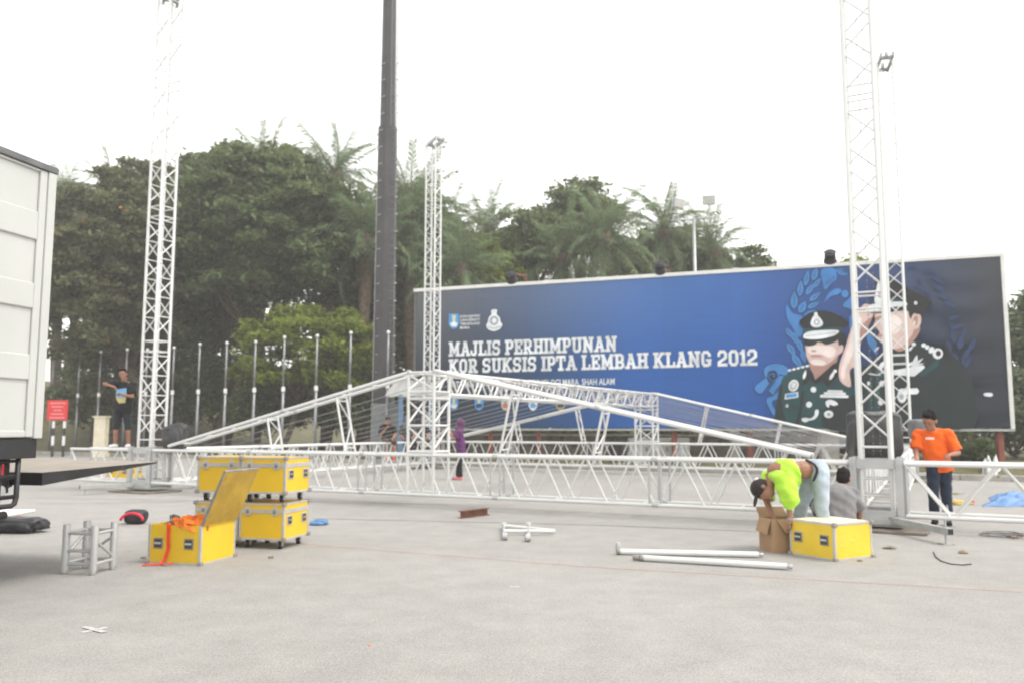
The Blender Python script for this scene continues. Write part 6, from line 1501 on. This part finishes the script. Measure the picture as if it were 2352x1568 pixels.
tree(640, 1010, 755, 1015, 47, 'dark undergrowth bush behind the guard booth', LF_D, 75, 12, 14, 0.2, 820, 2.5, 17, 0.3, trunk_r=0.12, inner=0.3)
# fill behind the palms and under the big crowns
tree(330, 600, 620, 850, 52, 'shaded tree far behind the left tower and flagpoles', LF_D, 80, 12, 15, 0.18, 430, 3, 81, 0.24, inner=0.4)
tree(820, 1080, 430, 800, 53, 'dense dark tree behind the palms around the light mast', LF_D, 110, 13, 15, 0.2, 930, 3.5, 82, 0.22, inner=0.45)
tree(1380, 1680, 520, 720, 54, 'leafy tree filling the gaps behind the billboard palms', LF_M, 80, 12, 14, 0.19, 1500, 3, 83, 0.24, inner=0.4)
tree(1020, 1240, 530, 740, 54, 'leafy tree behind the palms at the billboard left end', LF_M, 70, 12, 14, 0.19, 1100, 3, 84, 0.26, inner=0.4)
# palms
palm(615, 262, 54, 'tall palm rising above the big dark tree', 0.95, 17, 3, 0, py_heart=392)
palm(772, 268, 47, 'tall palm close left of the light mast', 0.9, 32, 4, 3, py_heart=412, hang=140)
palm(838, 420, 43.5, 'palm directly behind the light mast', 1.0, 40, 5, 6, py_heart=560)
palm(940, 345, 46, 'leaning dark palm behind the farthest tower', 1.1, 42, 6, 6, py_heart=500, hang=145)
palm(1012, 440, 47, 'palm just right of the farthest tower', 0.95, 38, 7, py_heart=560, hang=140)
palm(250, 345, 57, 'palm behind the left tower sticking up over the trees', 0.8, 20, 8, 1, py_heart=445)
palm(150, 360, 57, 'palm farthest left peeping over the lorry corner', 0.75, 20, 9, 1, py_heart=460)
palm(1120, 425, 50, 'upright palm above the billboard left part', 0.85, 30, 10, 1, py_heart=545, hang=125)
palm(1390, 470, 44, 'palm with drooping fronds above the billboard middle', 0.9, 40, 21, 7, py_heart=555, hang=145)
palm(1525, 425, 48, 'palm above the billboard middle with upright fronds', 0.95, 38, 12, 3, py_heart=545, hang=135)
palm(1640, 500, 47, 'palm at the right end of the tree line by the floodlight pole', 0.8, 34, 13, 2, py_heart=590, hang=135)
palm(1290, 540, 46, 'low palm half hidden in the trees above the billboard', 0.85, 36, 14, 4, py_heart=600, hang=140)
palm(1060, 560, 43, 'low palm tucked behind the billboard left corner', 0.9, 38, 15, 3, py_heart=630, hang=140)
# trees behind the billboard
tree(1150, 1300, 470, 680, 50, 'light green rounded tree above the billboard left of centre', LF_M, 42, 12, 13, 0.2, 1220, 3, 18, 0.3)
tree(1235, 1440, 425, 640, 52, 'rounded tree crown highest above the billboard middle', LF_M, 60, 12, 13, 0.2, 1340, 3.5, 19, 0.27)
tree(1040, 1200, 560, 720, 48, 'yellowish green tree behind the billboard top left edge', LF_Y, 40, 11, 12, 0.18, 1110, 2.5, 20, 0.3)
tree(1400, 1690, 560, 720, 50, 'dark green tree mass behind the billboard middle edge', LF_D, 60, 12, 13, 0.2, 1540, 3, 22, 0.27, inner=0.3)
tree(1695, 1775, 572, 680, 47, 'small tree peeping over the billboard right of the floodlights', LF_M, 22, 10, 11, 0.17, 1735, 1.5, 23, 0.34)
tree(1905, 1990, 588, 720, 44, 'small tree top over the billboard beside the nearest tower', LF_Y, 20, 10, 11, 0.17, 1945, 1.5, 24, 0.34)
tree(2290, 2440, 640, 1010, 36, 'tall leafy tree at the right picture edge', LF_G, 60, 12, 12, 0.17, 2360, 2.5, 25, 0.3, trunk_r=0.2)
tree(2215, 2420, 850, 1075, 34, 'bush below the tree at the right edge', LF_G, 40, 11, 12, 0.16, 2320, 2, 26, 0.3, trunk_r=0.1)
tree(2180, 2280, 1005, 1082, 27.5, 'small bright green shrub beside the billboard right post', LF_M, 26, 10, 12, 0.08, 2230, 0.7, 27, 0.32, trunk_r=0.04, name='shrub', group='shrubs under the billboard')
# hedge masses seen below the billboard
for i, (a, b) in enumerate(((1000, 1160), (1140, 1330), (1310, 1500), (1480, 1660), (1640, 1860), (1830, 2060), (2020, 2230))):
    D = 42-i*1.3
    tree(a, b, 955, 1045, D, 'dark shrub below the billboard, '+('first', 'second', 'third', 'fourth', 'fifth', 'sixth', 'seventh')[i]+' from the left', LF_D if i % 3 else LF_O, 34, 10, 12, 0.15, None, 1.4, 40+i, 0.34, trunk_r=0.06, name='shrub', group='shrubs under the billboard', inner=0.4)

# undergrowth behind the flagpoles
for i, (a, b, c, d, D, lab) in enumerate(((290, 480, 760, 1015, 46, 'dark undergrowth shrub behind the left tower foot'), (390, 600, 785, 1015, 47, 'dark shrub under the big dark tree trunk'), (520, 720, 860, 1018, 43, 'shaded shrub under the bright green young tree'), (150, 330, 860, 1015, 45, 'olive shrub on the bank behind the cream pillar'), (700, 880, 850, 1015, 42, 'shaded shrub left of the guard booth'))):
    tree(a, b, c, d, D, lab, LF_D if i != 3 else LF_O, 46, 11, 13, 0.17, None, 1.8, 60+i, 0.33, trunk_r=0.07, name='shrub', group='undergrowth behind the flagpoles', inner=0.4)

# ------------------------------------------------------------------ humid afternoon air
hz = bpy.data.materials.new('haze'); hz.use_nodes = True
hn = hz.node_tree.nodes; hn.remove(hn['Principled BSDF']); pv = hn.new('ShaderNodeVolumePrincipled')
pv.inputs['Color'].default_value = (0.96, 0.95, 0.92, 1); pv.inputs['Density'].default_value = 0.0021
hz.node_tree.links.new(pv.outputs[0], hn['Material Output'].inputs['Volume'])
hb = MB().box((-600, -100, -1), (600, 1000, 30)).obj('haze', hz, M=Matrix.Identity(4)); tag(hb, 'thin humid haze lying over the whole yard', None, kind='stuff')
